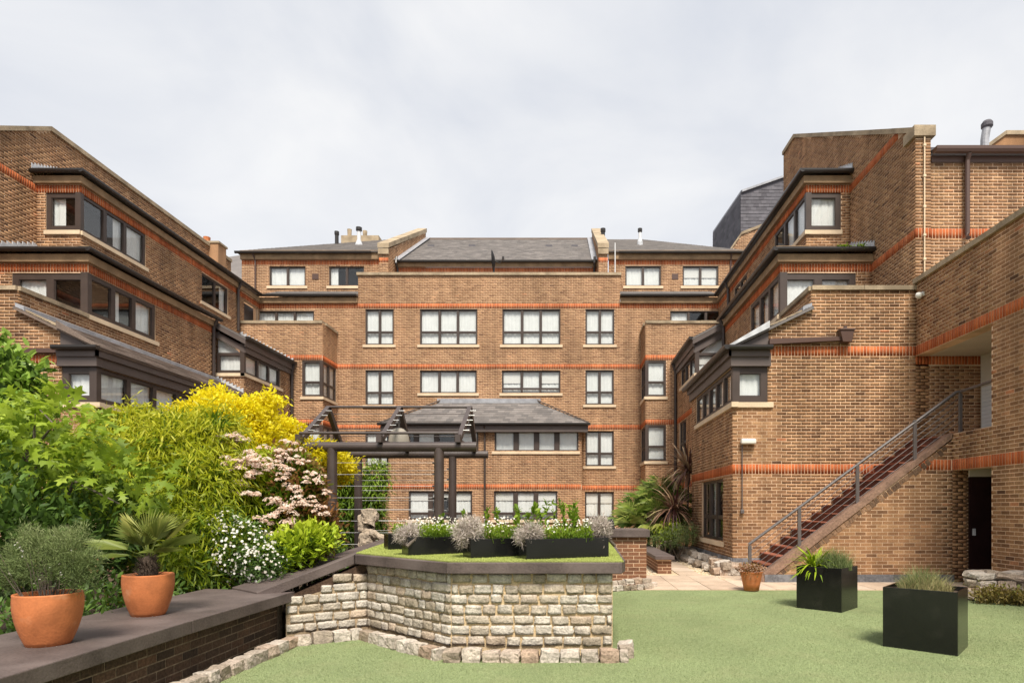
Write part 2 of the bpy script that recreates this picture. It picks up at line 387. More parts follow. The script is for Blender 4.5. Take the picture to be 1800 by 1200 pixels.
class Building:
    def __init__(s, root, brick='brick', mortar='mortar', band='band_brick'):
        s.root = root; s.bm = brick; s.mm = mortar; s.bandm = band
        s.mort = MB(); s.br = []; s.bands = []; s.cand = []
    def wall(s, p0, p1, z0, top, openings=(), bands=(), pick=False, mortar_only=False, reveal=.11, tone=0.0):
        p0 = np.array(p0, float); p1 = np.array(p1, float)
        L = float(np.linalg.norm(p1 - p0)); u = (p1 - p0) / L; n = np.array([u[1], -u[0]])
        prof = top if isinstance(top, (list, tuple)) else [(0, top), (L, top)]
        pu = [a for a, b in prof]; pz = [b for a, b in prof]
        T = lambda a: float(np.interp(a, pu, pz))
        P = lambda a, d, z: (p0[0] + u[0] * a + n[0] * d, p0[1] + u[1] * a + n[1] * d, z)
        ops = [(o['u0'], o['u1'], o['z0'], o['z1']) for o in openings]
        cuts = sorted({0.0, L} | {min(max(x, 0), L) for o in ops for x in o[:2]} | {x for x in pu if 0 < x < L})
        for a, b in zip(cuts[:-1], cuts[1:]):
            if b - a < 1e-6: continue
            c = (a + b) / 2
            z = z0
            for o in sorted([o for o in ops if o[0] <= c <= o[1]], key=lambda q: q[2]):
                if o[2] > z + 1e-4: s.mort.quad(P(a, 0, z), P(b, 0, z), P(b, 0, o[2]), P(a, 0, o[2]))
                z = o[3]
            if T(c) > z + 1e-4:
                s.mort.quad(P(a, 0, z), P(b, 0, z), P(b, 0, T(b - 1e-6)), P(a, 0, T(a + 1e-6)))
        for a, b, za, zb in ops:
            r = -reveal
            s.mort.quad(P(a, 0, zb), P(b, 0, zb), P(b, r, zb), P(a, r, zb))
            s.mort.quad(P(a, r, za), P(b, r, za), P(b, 0, za), P(a, 0, za))
            s.mort.quad(P(a, 0, za), P(a, 0, zb), P(a, r, zb), P(a, r, za))
            s.mort.quad(P(b, r, za), P(b, r, zb), P(b, 0, zb), P(b, 0, za))
        if not mortar_only:
            bz = [(b - .225, b) for b in bands]
            steps = [pu[i] for i in range(1, len(pu)) if pu[i] - pu[i - 1] < .005]
            k0 = int(math.floor(z0 / .075)); zmax = max(pz)
            for k in range(k0, int(zmax / .075) + 1):
                za, zb = k * .075 + .0062, (k + 1) * .075 - .0062
                zc = (za + zb) / 2
                if za < z0 - .04 or any(b0 < zc < b1 for b0, b1 in bz): continue
                inter = [(o[0], o[1]) for o in ops if o[2] < zc < o[3]]
                off = (k % 2) * .1125 - .225
                for j in range(int(L / .225) + 2):
                    a = off + j * .225; b = a + .2125
                    segs = [(max(a, 0.0), min(b, L))]
                    for ia, ib in inter:
                        ns = []
                        for x, y in segs:
                            if y <= ia or x >= ib: ns.append((x, y))
                            else:
                                if x < ia: ns.append((x, ia))
                                if y > ib: ns.append((ib, y))
                        segs = ns
                    for st in steps:
                        if zb > min(T(st - .003), T(st + .003)): segs = [q for x, y in segs for q in (((x, st), (st, y)) if x < st < y else ((x, y),))]
                    for x, y in segs:
                        if L - y < .05: y = L
                        if y - x < .03: continue
                        if T((x + y) / 2) < zc: continue
                        d = random.uniform(.0015, .0045)
                        tint = min(1, max(0, random.gauss(.47 + tone, .165)))
                        rec = (P(x, 0, 0), u, n, y - x, za, zb, d, tint)
                        if pick:
                            c = P((x + y) / 2, 0, zc)
                            px, py = 998 + c[0] * F / c[1], 892 - (c[2] - 1.55) * F / c[1]
                            if 0 < px < 1800 and 0 < py < 1200:
                                area = (F / c[1]) ** 2 * abs(n[0] * c[0] + n[1] * c[1] + 0 * n[0]) / math.hypot(c[0], c[1])
                                s.cand.append((area * (y - x), rec)); continue
                        s.br.append(rec)
            for b0, b1 in bz:
                a = 0.0
                inter = [(o[0], o[1]) for o in ops if o[2] < (b0 + b1) / 2 < o[3]]
                while a < L - .03:
                    b = min(a + .063, L)
                    if not any(ia < (a + b) / 2 < ib for ia, ib in inter) and min(T(a), T(b)) > b0 + .1:
                        s.bands.append((P(a, 0, 0), u, n, b - a, b0 + .004, b1 - .004, random.uniform(.003, .006), random.random()))
                    a += .075
        for o in openings:
            if 'lights' in o:
                window(s.root, P(o['u0'], 0, 0), u, n, o)
        return (p0, u, n)
    def finish(s, bricks_single=300):
        if s.mort.v: s.mort.build('wall', s.mm, s.root)
        s.cand.sort(key=lambda q: -q[0])
        single = s.cand[:bricks_single]
        recs = s.br + [c[1] for c in s.cand[bricks_single:]]
        base = WLOC[s.root.name]
        for _, (p, u, n, w, za, zb, d, tint) in single:
            o = bpy.data.objects.new('brick', brick_mesh(s.bm, int(round(tint * 23))))
            o.parent = s.root
            o.location = Vector((p[0] + n[0] * d, p[1] + n[1] * d, za)) - base
            o.rotation_euler = (0, 0, math.atan2(u[1], u[0]))
            o.scale = (w, d + .03, zb - za)
            COL.objects.link(o)
        def emit(recs, name, m):
            if not recs: return
            p = np.array([r[0] for r in recs]); u = np.array([r[1] for r in recs]); n = np.array([r[2] for r in recs])
            w = np.array([r[3] for r in recs]); za = np.array([r[4] for r in recs]); zb = np.array([r[5] for r in recs])
            d = np.array([r[6] for r in recs]); tn = np.array([r[7] for r in recs])
            N = len(recs)
            V = np.zeros((N, 8, 3))
            for i, (a, dd, z) in enumerate([(0, 0, 0), (1, 0, 0), (1, 0, 1), (0, 0, 1), (0, 1, 0), (1, 1, 0), (1, 1, 1), (0, 1, 1)]):
                dep = np.where(dd == 1, d, -.003)
                V[:, i, 0] = p[:, 0] + u[:, 0] * w * a + n[:, 0] * dep
                V[:, i, 1] = p[:, 1] + u[:, 1] * w * a + n[:, 1] * dep
                V[:, i, 2] = za if z == 0 else zb
            fq = np.array([(4, 5, 6, 7), (0, 1, 5, 4), (1, 2, 6, 5), (2, 3, 7, 6), (3, 0, 4, 7)])
            Fc = (np.arange(N)[:, None, None] * 8 + fq[None]).reshape(-1, 4)
            obj_np(name, V.reshape(-1, 3), Fc, m, s.root, np.repeat(tn, 5), kind='stuff')
        emit(recs, 'brickwork', s.bm)
        emit(s.bands, 'soldier_course', s.bandm)

def curtain(parent, o, u, n, a0, a1, z0, z1, d, m='net', name='curtain', amp=.010):
    w = a1 - a0
    k = max(6, int(w / .035))
    ph = random.uniform(0, 6)
    f1, f2 = random.uniform(38, 55), random.uniform(17, 25)
    V = []
    for zi, z in enumerate((z0, z1)):
        for i in range(k + 1):
            a = a0 + w * i / k
            dd = d + amp * (math.sin(a * f1 + ph) + .7 * math.sin(a * f2 + ph * 2)) * (1 if zi == 0 else .8)
            V.append((o[0] + u[0] * a + n[0] * dd, o[1] + u[1] * a + n[1] * dd, z))
    fs = [(i, i + 1, k + 2 + i, k + 1 + i) for i in range(k)]
    return obj_np(name, V, fs, m, parent, smooth=True)

def window(root, o, u, n, q):
    """Framed window: q has u0,u1,z0,z1 and lights (widths), rows (transom heights as fractions), fill per light."""
    w, h = q['u1'] - q['u0'], q['z1'] - q['z0']
    o = (o[0], o[1], q['z0'])
    lights = q['lights']; L = len(lights); tot = sum(lights)
    fw, mw = q.get('fw', .055), q.get('mw', .085)
    dep = q.get('dep', .05)
    mb = MB()
    mb.obox(o, u, n, 0, fw, -dep - .07, -dep, 0, h); mb.obox(o, u, n, w - fw, w, -dep - .07, -dep, 0, h)
    mb.obox(o, u, n, fw, w - fw, -dep - .07, -dep, 0, fw); mb.obox(o, u, n, fw, w - fw, -dep - .07, -dep, h - fw, h)
    inner = w - 2 * fw
    xs = [fw]; acc = 0
    for i, l in enumerate(lights[:-1]):
        acc += l
        c = fw + inner * acc / tot
        mb.obox(o, u, n, c - mw / 2, c + mw / 2, -dep - .07, -dep + .01, fw, h - fw)
        xs += [c - mw / 2, c + mw / 2]
    xs.append(w - fw)
    rows = q.get('rows', [])
    fill = q.get('fill', 'n' * L)
    zs = [fw] + [z for r in rows for z in (h * r - .035, h * r + .035)] + [h - fw]
    cells = []
    for i in range(L):
        a0, a1 = xs[2 * i], xs[2 * i + 1]
        for j in range(len(zs) // 2):
            if j: mb.obox(o, u, n, a0, a1, -dep - .06, -dep - .005, zs[2 * j - 1], zs[2 * j])
            z0, z1 = zs[2 * j], zs[2 * j + 1]
            s_ = .018
            if z1 - z0 > .15 and a1 - a0 > .15:      # thin sash inside each light
                mb.obox(o, u, n, a0, a0 + s_, -dep - .05, -dep - .015, z0, z1); mb.obox(o, u, n, a1 - s_, a1, -dep - .05, -dep - .015, z0, z1)
                mb.obox(o, u, n, a0 + s_, a1 - s_, -dep - .05, -dep - .015, z0, z0 + s_); mb.obox(o, u, n, a0 + s_, a1 - s_, -dep - .05, -dep - .015, z1 - s_, z1)
            cells.append((a0 + s_, a1 - s_, z0 + s_, z1 - s_))
    win = mb.build('window', 'frame_brown', root)
    for a0, a1, z0, z1 in cells:
        pb = MB(); pb.obox(o, u, n, a0, a1, -dep - .040, -dep - .034, z0, z1)
        pb.build('pane', 'glass', win)
    zo = q['z0']
    oo = (o[0], o[1], 0)
    for i in range(L):
        a0, a1 = xs[2 * i], xs[2 * i + 1]; c = fill[i]; ww = a1 - a0
        a0 -= .03; a1 += .03
        d = -dep - .115
        if c in 'nb': curtain(win, oo, u, n, a0, a1, zo, zo + h, d)
        if c == 'l': curtain(win, oo, u, n, a0, a0 + ww * .5, zo, zo + h, d)
        if c == 'r': curtain(win, oo, u, n, a1 - ww * .45, a1, zo, zo + h, d)
        if c in 'bs':
            bb = MB(); bb.obox(oo, u, n, a0, a1, -dep - .088, -dep - .080, zo + h * (.68 if c == 'b' else .78), zo + h)
            bb.build('blind', 'blind', win)
        if c == 'h':
            bb = MB(); bb.obox(oo, u, n, a0, a1, -dep - .088, -dep - .080, zo + h * .45, zo + h)
            bb.build('blind', 'blind', win)
            curtain(win, oo, u, n, a0, a1, zo, zo + h * .5, d)
    # shallow box behind, coloured dark to stand for the unlit room
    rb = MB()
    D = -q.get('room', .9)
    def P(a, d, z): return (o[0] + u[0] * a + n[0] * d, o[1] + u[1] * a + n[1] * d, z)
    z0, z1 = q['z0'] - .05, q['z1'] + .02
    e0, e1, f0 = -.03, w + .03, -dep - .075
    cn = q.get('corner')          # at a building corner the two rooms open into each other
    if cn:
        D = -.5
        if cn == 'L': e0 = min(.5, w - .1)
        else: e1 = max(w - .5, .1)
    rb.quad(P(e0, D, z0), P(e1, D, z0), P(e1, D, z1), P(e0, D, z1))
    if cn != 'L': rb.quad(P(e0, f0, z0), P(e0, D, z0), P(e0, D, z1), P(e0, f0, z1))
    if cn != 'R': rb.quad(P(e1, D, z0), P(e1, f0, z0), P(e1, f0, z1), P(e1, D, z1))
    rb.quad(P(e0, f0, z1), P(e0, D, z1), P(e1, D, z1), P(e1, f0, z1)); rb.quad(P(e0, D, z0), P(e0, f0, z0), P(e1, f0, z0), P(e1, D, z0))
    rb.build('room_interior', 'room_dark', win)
    sl_ = q.get('sill', True)
    if sl_:
        e0, e1 = q.get('se', (.10, .10))
        sb = MB(); sb.obox((o[0], o[1], 0), u, n, -e0, w + e1, -.10, .055, q['z0'] - .115, q['z0'])
        sb.build('sill', 'sill_stone', win)
    return win

def slate_roof(root, e0, e1, r1, r0, m='slate', gauge=.21, width=.30, under=True, name='slate_courses'):
    e0, e1, r0, r1 = (np.array(x, float) for x in (e0, e1, r0, r1))
    mid = ((r0 + r1) - (e0 + e1)) / 2
    nrow = max(1, int(round(np.linalg.norm((r0 + r1) / 2 - (e0 + e1) / 2) / gauge)))
    nn = np.cross(e1 - e0, mid); nn /= np.linalg.norm(nn)
    if nn[2] < 0: nn = -nn
    V = []; Fc = []; T = []
    hd = (e1 - e0) / np.linalg.norm(e1 - e0)
    for i in range(nrow):
        t0, t1 = i / nrow, (i + 1) / nrow
        A0, B0 = e0 + (r0 - e0) * t0, e1 + (r1 - e1) * t0
        A1, B1 = e0 + (r0 - e0) * t1, e1 + (r1 - e1) * t1
        w0 = np.dot(B0 - A0, hd)
        if w0 < .02: continue
        slope = (mid - np.dot(mid, hd) * hd) / nrow
        lo0, hi0 = np.dot(A0, hd), np.dot(B0, hd); lo1, hi1 = np.dot(A1, hd), np.dot(B1, hd)
        a = lo0 - (i % 2) * width / 2
        while a < hi0:
            b = a + width - .006
            x0, x1 = max(a, lo0), min(b, hi0)
            y0, y1 = max(a, lo1), min(b, hi1)
            if x1 - x0 > .02:
                if y1 <= y0: y0 = y1 = min(max((a + b) / 2, lo1), hi1)
                lift = nn * random.uniform(.012, .022)
                base = A0 - hd * lo0
                q = [base + hd * x0 + lift, base + hd * x1 + lift, base + slope + hd * y1 + nn * .002, base + slope + hd * y0 + nn * .002,
                     base + hd * x0 - nn * .01, base + hd * x1 - nn * .01]
                k = len(V); V += q
                Fc += [(k, k + 1, k + 2, k + 3), (k + 4, k + 5, k + 1, k)]
                tn = random.random(); T += [tn, tn * .5]
            a += width
    if V: obj_np(name, V, np.array(Fc), m, root, T, kind='stuff')
    if under:
        mb = MB()
        lo = -nn * .06
        q = [e0, e1, r1, r0]
        mb.add([tuple(p) for p in q] + [tuple(p + lo) for p in q], [(0, 1, 2, 3), (7, 6, 5, 4), (0, 4, 5, 1), (1, 5, 6, 2), (2, 6, 7, 3), (3, 7, 4, 0)])
        mb.build('roof', m, root)

def coping_run(root, p0, p1, side, w0, w1, h, seg=.95, m='coping_stone', name='coping_stone'):
    """stones laid end to end from p0 to p1 (top-of-wall line); side = horizontal unit vector, covering w0..w1 along it"""
    p0, p1, sd = Vector(p0), Vector(p1), Vector(side)
    L = (p1 - p0).length; k = max(1, int(round(L / seg))); d = (p1 - p0) / L
    for i in range(k):
        a, b = p0 + d * (L * i / k + .004), p0 + d * (L * (i + 1) / k - .004)
        mb = MB()
        hh = h * random.uniform(.97, 1.03)
        mb.poly([tuple(a + sd * w0), tuple(a + sd * w1), tuple(a + sd * w1 + Vector((0, 0, hh))), tuple(a + sd * w0 + Vector((0, 0, hh)))], b - a)
        mb.build(name, m, root)

GUT = [(-.065, 0), (-.065, -.05), (-.045, -.09), (.0, -.105), (.045, -.09), (.065, -.05), (.065, 0)]
def gutter(root, p0, p1, side, m='gutter_black', big=1.0):
    mb = MB(); mb.sweep([(a * big, b * big) for a, b in GUT], p0, p1, side); return mb.build('gutter', m, root)
def pipe(root, pts, r=.04, m='gutter_black', name='downpipe', n=10):
    mb = MB(); mb.tube(pts, r, n); return mb.build(name, m, root, smooth=False)
def boxpart(root, name, m, x0, x1, y0, y1, z0, z1, bevel=0):
    mb = MB(); mb.box(min(x0, x1), max(x0, x1), min(y0, y1), max(y0, y1), min(z0, z1), max(z0, z1)); return mb.build(name, m, root, bevel=bevel)
def prismpart(root, name, m, pts, vec, bevel=0):
    mb = MB(); mb.poly(pts, vec); return mb.build(name, m, root, bevel=bevel)

def op(u0, u1, z0, z1, lights=None, **k):
    d = dict(u0=u0, u1=u1, z0=z0, z1=z1)
    if lights: d['lights'] = lights
    d.update(k)
    return d

# ================================================================== BUILDINGS (court symmetric about X = AX)
AX = -3.51
oA, oB, oC, oD, oE, oBay = 11.48, 10.24, 9.09, 7.29, 8.08, 6.77
yF, yC, yB, yE, yBay, yFac = 14.21, 16.27, 17.5, 22.2, 26.0, 27.66
BANDS = [2.55, 5.25, 7.95, 10.65, 13.35]

# ------------------------------------------------------------------ central block
root = thing('apartment_building', 'brown brick central block at the far end, white curtained windows under a long slate roof',
             'building', (AX, yFac, 0))
B = Building(root, brick='brick_far', mortar='mortar_far')
fx = lambda px, Y=yFac: (px - 998) * Y / F
fz = lambda py, Y=yFac: 1.55 + (892 - py) * Y / F
xl, xr = AX - oB, AX + oB
def fop(p0, p1, q0, q1, lights, X0=xl, Y=yFac, **k):
    return op(fx(p0, Y) - X0, fx(p1, Y) - X0, fz(q1, Y), fz(q0, Y), lights, **k)
ops = []
r2, r3 = [.36], [.36]
ops += [fop(642, 692, 543, 606, [1, 1], rows=[.36], fill='nn'), fop(738, 839, 543, 606, [1, 1, 1], rows=[.36], fill='nnn'),
        fop(883, 985, 543, 606, [1, 1, 1], rows=[.36], fill='nnn'), fop(1029, 1080, 543, 606, [1, 1], rows=[.36], fill='nn'),
        fop(642, 692, 650, 712, [1, 1], rows=[.36], fill='nn'), fop(738, 838, 650.5, 691, [1, 1, 1], fill='nnn'),
        fop(882, 985, 650.5, 691, [1, 1, 1], rows=[.2], fill='hnh'), fop(1029, 1079, 650, 711, [1, 1], rows=[.36], fill='nn'),
        fop(642, 692, 757, 819, [1, 1], rows=[.36], fill='nl'), fop(1029, 1079, 757, 819, [1, 1], rows=[.36], fill='nn'),
        fop(1028, 1079, 864, 926, [1, 1], rows=[.28], fill='bb')]
# loggia windows above the bay terraces
ops += [fop(450, 552, 546, 596, [1, 1, 1], fill='nnn', sill=False), fop(1178, 1274, 546, 596, [1, 1, 1], fill='nkk', sill=False)]
cen0, cen1 = AX - 5.84, AX + 5.84
B.wall((xl, yFac), (xr, yFac), 0, 10.725, ops, BANDS)
B.wall((cen0, yFac), (cen1, yFac), 10.725, 11.90)
# parapet returns
for s in (-1, 1):
    x = AX + s * 5.84
    pr = boxpart(root, 'parapet', 'mortar', x - s * .3, x, yFac + .012, 29.55, 10.9, 11.9)
coping_run(root, (cen0 - .06, yFac, 11.9), (cen1 + .06, yFac, 11.9), (0, 1, 0), -.07, .35, .12, 1.0)
# roof terrace deck behind the parapet
boxpart(root, 'flat_roof', 'lead', cen0, cen1, yFac + .36, 30.5, 11.0, 11.05)
# skirt roofs, gutters and tan fascias on both sides of the parapet
for s in (-1, 1):
    xa, xb = AX + s * 5.85, AX + s * (oB + .02)
    x0, x1 = min(xa, xb), max(xa, xb)
    slate_roof(root, (x0, yFac - .16, 10.98), (x1, yFac - .16, 10.98), (x1, 29.6, 11.86), (x0, 29.6, 11.86))
    gutter(root, (x0, yFac - .20, 11.0), (x1, yFac - .20, 11.0), (0, 1, 0))
    boxpart(root, 'fascia', 'soffit_tan', x0, x1, yFac - .10, yFac, 10.655, 10.89)
# set-back top storey
yU = 29.6
for s in (-1, 1):
    u0, u1 = (fx(425, yU), fx(672, yU)) if s < 0 else (fx(1070, yU), fx(1312, yU))
    if s < 0: o4 = [fop(473, 537, 468, 503, [1, 1], u0, yU, fill='nn'), fop(578, 640, 468, 503, [1, 1], u0, yU, fill='lk')]
    else: o4 = [fop(1099, 1162, 467, 503, [1, 1], u0, yU, fill='nn'), fop(1200, 1263, 467, 503, [1, 1], u0, yU, fill='hh')]
    B.wall((u0, yU), (u1, yU), 11.5, 13.36, o4, [13.35])
    # side return of the top storey (towards the wings)
    if s < 0:
        B.wall((u0, yU + 6), (u0, yU), 11.5, 13.36, (), [13.35])
    boxpart(root, 'fascia', 'soffit_tan', u0 - .02, u1 + .02, yU - .12, yU + .1, 13.365, 13.78)
    v = boxpart(root, 'air_brick', 'pipe_brown', fx(549 if s < 0 else 1181, yU), fx(560 if s < 0 else 1192, yU), yU - .02, yU + .02, fz(491, yU), fz(481, yU))
    gx0, gx1 = (u0 - .2, fx(655, yU)) if s < 0 else (fx(1088, yU), u1 + .2)
    gutter(root, (gx0, yU - .25, 13.68), (gx1, yU - .25, 13.68), (0, 1, 0))
    # roof of the side part: eave to ridge with a hip at the outer end
    ye, yr, zr = yU - .22, 36.9, 17.5
    if s < 0: slate_roof(root, (gx0, ye, 13.7), (AX - 5.35, ye, 13.7), (AX - 5.35, yr, zr), (fx(690, yr), yr, zr))
    else: slate_roof(root, (AX + 5.35, ye, 13.7), (gx1, ye, 13.7), (fx(1128, yr), yr, zr), (AX + 5.35, yr, zr))
    if s < 0:   # the hipped end facing the left wing
        slate_roof(root, (gx0, 44.3, 13.7), (gx0, ye, 13.7), (fx(690, yr), yr, zr), (fx(690, yr), yr + .1, zr))
    # party wall with sloping stone coping
    xp0, xp1 = (AX - 5.40, AX - 4.97) if s < 0 else (AX + 4.97, AX + 5.40)
    prismpart(root, 'party_wall', 'brick_far', [(xp0, yU - .3, 11.4), (xp0, yU - .3, 13.75), (xp0, 37.0, 17.95), (xp0, 37.0, 11.4)], (xp1 - xp0, 0, 0))
    mb = MB(); mb.poly([(xp0 - .05, yU - .42, 13.78), (xp0 - .05, yU - .42, 14.0), (xp0 - .05, 37.1, 18.25), (xp0 - .05, 37.1, 18.0)], (xp1 - xp0 + .1, 0, 0)); mb.build('coping_stone', 'coping_stone', root)
    boxpart(root, 'corbel', 'coping_stone', xp0 - .03, xp1 + .03, yU - .40, yU - .3, 13.5, 13.77)
    B.wall((xp0, yU - .312), (xp1, yU - .312), 11.4, 13.72, (), [13.35])
    if s < 0: B.wall((xp1 + .012, yU - .3), (xp1 + .012, 37.0), 11.4, [(0, 13.75), (37 - yU + .3, 17.95)])
    else: B.wall((xp0 - .012, 37.0), (xp0 - .012, yU - .3), 11.4, [(0, 17.95), (37 - yU + .3, 13.75)])
    # lead flashing where the main roof meets the party wall
    xf = xp1 + .002 if s < 0 else xp0 - .002
    sgn = 1 if s < 0 else -1
    mb = MB(); mb.poly([(xf, 30.2, 13.62), (xf + sgn * .30, 30.2, 13.62), (xf + sgn * .30, 36.9, 17.6), (xf, 36.9, 17.6)], (0, 0, .03)); mb.build('flashing', 'lead', root)
    xh = xp1 + .16 if s < 0 else xp0 - .16
    pipe(root, [(xh, 30.1, 13.7), (xh, 30.0, 13.4), (xh, 30.3, 13.2), (xh, 30.4, 12.0)], .06)
# main roof between the party walls
yM = 30.5
B.wall((AX - 4.97, yM), (AX + 4.97, yM), 11.05, 13.36, (), [13.35])
boxpart(root, 'fascia', 'soffit_tan', AX - 4.97, AX + 4.97, yM - .12, yM, 13.365, 13.66)
gutter(root, (AX - 4.9, yM - .22, 13.62), (AX + 4.9, yM - .22, 13.62), (0, 1, 0))
slate_roof(root, (AX - 4.97, yM - .2, 13.62), (AX + 4.97, yM - .2, 13.62), (AX + 4.97, 36.9, 17.5), (AX - 4.97, 36.9, 17.5))
boxpart(root, 'ridge_tiles', 'slate_brown', AX - 4.97, AX + 4.97, 36.8, 37.0, 17.44, 17.56)
for px, s in ((830, 1), (965, 1), (1010, 1), (758, 1)):
    x = fx(px, 34.5); mb = MB(); mb.box(x - .18, x + .18, 34.4, 34.7, 16.03, 16.13); mb.build('roof_vent', 'slate_dark', root)
# downpipe at the outer ends of the top storey
pipe(root, [(fx(448, yU), yU - .2, 13.6), (fx(450, yU), yU - .06, 13.3), (fx(450, yU), yU - .06, 11.9)], .04, 'pipe_brown')
pipe(root, [(fx(1284, yU), yU - .2, 13.6), (fx(1284, yU), yU - .06, 13.3), (fx(1284, yU), yU - .06, 11.9)], .04, 'pipe_brown')
# white conduit down the right party wall
pipe(root, [(fx(1081, 29.25), 29.18, 14.0), (fx(1081, 29.25), 29.18, 12.0)], .025, 'white_paint', 'conduit')

# corner bays of the central block with terrace parapets above
for s in (-1, 1):
    X = lambda o: AX + s * o
    zpar = 9.27
    if s < 0:
        p0, p1 = (X(oB), yBay), (X(oBay), yBay); wu = lambda o: oB - o
        q0, q1 = (X(oBay), yBay), (X(oBay), yFac); wv = lambda y: y - yBay
    else:
        p0, p1 = (X(oBay), yBay), (X(oB), yBay); wu = lambda o: o - oBay
        q0, q1 = (X(oBay), yFac), (X(oBay), yBay); wv = lambda y: yFac - y
    fo, so = [], []
    for zt, zb, rw, fl in ((7.72, 6.20, [.4], 'n'), (5.02, 3.50, [.4], 'n'), (2.32, .80, [.4], 'n')):
        a, b = sorted((wu(oBay + .004), wu(oBay + .86)))
        fo.append(op(a, b, zb, zt, [1], rows=rw, fill=fl, fw=.08, se=(.06, .06), dep=.02, corner='R' if s < 0 else 'L'))
        a, b = sorted((wv(yBay + .004), wv(yFac - .12)))
        so.append(op(a, b, zb, zt, [1, 1], rows=rw, fill='nn', fw=.08, se=(.06, .06), dep=.02, corner='L' if s < 0 else 'R'))
    for zt, zb in ((7.72, 6.20), (5.02, 3.50), (2.32, .80)):
        boxpart(root, 'corner_post', 'frame_brown', X(oBay) - s * .006, X(oBay) + s * .13, yBay - .006, yBay + .12, zb, zt)
    B.wall(p0, p1, 0, zpar, fo, BANDS[:3])
    B.wall(q0, q1, 0, zpar, so, BANDS[:3])
    c = [X(oB), X(oBay)]
    coping_run(root, (min(c), yBay, zpar), (max(c), yBay, zpar), (0, 1, 0), -.05, .3, .11, 1.0)
    coping_run(root, (X(oBay), yBay + .3, zpar), (X(oBay), yFac - .01, zpar), (-s, 0, 0), -.3, .05, .11, 1.0)
    boxpart(root, 'flat_roof', 'lead', min(c), max(c), yBay + .01, yFac - .01, 8.55, 8.6)
B.finish(0)

# ------------------------------------------------------------------ roof furniture of the central block (things of their own)
def flue(name, label, px, py0, py1, Y, r, m, capm=None, cap_r=1.6, base=True):
    x, _, z0 = at(px, py1, Y); z1 = at(px, py0, Y)[2]
    t = thing(name, label, 'vent pipe', (x, Y, z0))
    mb = MB(); mb.tube([(0, 0, -.4), (0, 0, z1 - z0)], r, 10); mb.build('pipe', m, t, local=True)
    mb = MB(); mb.lathe([(0, z1 - z0 + .22), (r * cap_r, z1 - z0 + .18), (r * cap_r, z1 - z0 + .02), (r * 1.05, z1 - z0 - .02)], (0, 0, 0), 12); mb.build('cowl', capm or m, t, local=True)
    if base:
        mb = MB(); mb.lathe([(r * 1.1, .16), (r * 1.9, -.06), (r * 1.9, -.3)], (0, 0, 0), 14); mb.build('flashing', 'lead_pale', t, local=True)
    return t
flue('vent_pipe', 'plain black vent pipe on the left slope of the far slate roof', 592, 413, 431, 33.5, .10, 'gutter_black', cap_r=1.25, base=False)
flue('vent_pipe', 'white flue with dark cap and white collar on the far left roof slope', 631, 406, 428, 33.0, .10, 'white_paint', 'gutter_black')
flue('vent_pipe', 'black topped pipe at the right end of the middle slate roof beside the coping', 1060, 408, 433, 33.4, .11, 'gutter_black', cap_r=1.25, base=False)
flue('vent_pipe', 'thin pale flue with dark cap on the far right roof slope', 1125, 408, 424, 33.0, .08, 'white_paint', 'gutter_black', 1.5)
t = thing('chimney_stack', 'low buff chimney stack peeping over the far left roof', 'chimney', at(628, 428, 40))
mb = MB(); mb.box(-.9, 1.5, -.4, .4, -1.0, .35); mb.build('stack', 'coping_stone', t, local=True)
mb = MB(); mb.lathe([(.12, .3), (.15, .9), (.0, .95)], (-.5, 0, 0), 10); mb.lathe([(.12, .3), (.15, .8), (.0, .85)], (.5, 0, 0), 10); mb.build('chimney_pot', 'coping_stone', t, local=True)
# satellite dish seen edge on
x, y, z = at(868, 478, 28.6)
t = thing('satellite_dish', 'dark satellite dish seen edge on above the middle parapet', 'satellite dish', (x, y, z))
mb = MB(); mb.tube([(0, 0, -.3), (0, 0, .25), (-.05, 0, .5)], .05, 8); mb.build('mast', 'gutter_black', t, local=True)
mb = MB(); mb.lathe([(.0, .10), (.2, .085), (.36, .04), (.46, 0), (.47, -.02), (.36, .02), (.2, .06), (0, .075)], (0, 0, 0), 20)
dish = mb.build('dish', 'black_matt', t, local=True)
dish.rotation_euler = (R(4), R(87), R(4)); dish.location = (-.04, 0, .52)
mb = MB(); mb.tube([(0, 0, .52), (.28, 0, .40), (.42, 0, .62)], .022, 6); mb.box(.38, .48, -.05, .05, .58, .70); mb.build('feed_arm', 'gutter_black', t, local=True)

# ------------------------------------------------------------------ garden pavilion against the facade
root = thing('brick_pavilion', 'two storey brick projection with hipped slate roof, built against the middle of the far facade', 'building', (AX, 26.3, 0))
B = Building(root, brick='brick_far', mortar='mortar_far')
yP = 26.3
pl, pr_ = AX - 4.1, AX + 4.1
P_ = lambda p0, p1, q0, q1, l, **k: fop(p0, p1, q0, q1, l, pl, yP, **k)
ops = [P_(869, 1017, 757, 793, [1, 1, 1, 1], fill='nnnn', mw=.2, se=(.1, .06)), P_(693, 841, 757, 793, [1, 1, 1, 1], fill='lnkn', mw=.2),
       P_(868, 980, 863, 913, [1, 1, 1], rows=[.22], fill='bbb', mw=.17), P_(718, 830, 863, 913, [1, 1, 1], rows=[.22], fill='bsb', mw=.17)]
B.wall((pl, yP), (pr_, yP), 0, 4.92, ops, [2.55])
for xx, s in ((pl, -1), (pr_, 1)):
    if s < 0: B.wall((xx, yFac), (xx, yP), 0, 4.92, (), [2.55])
    else: B.wall((xx, yP), (xx, yFac), 0, 4.92, (), [2.55])
ye = yP - .32
slate_roof(root, (pl - .3, ye, 5.08), (pr_ + .3, ye, 5.08), (AX + 2.15, yFac - .02, 6.24), (AX - 2.15, yFac - .02, 6.24))
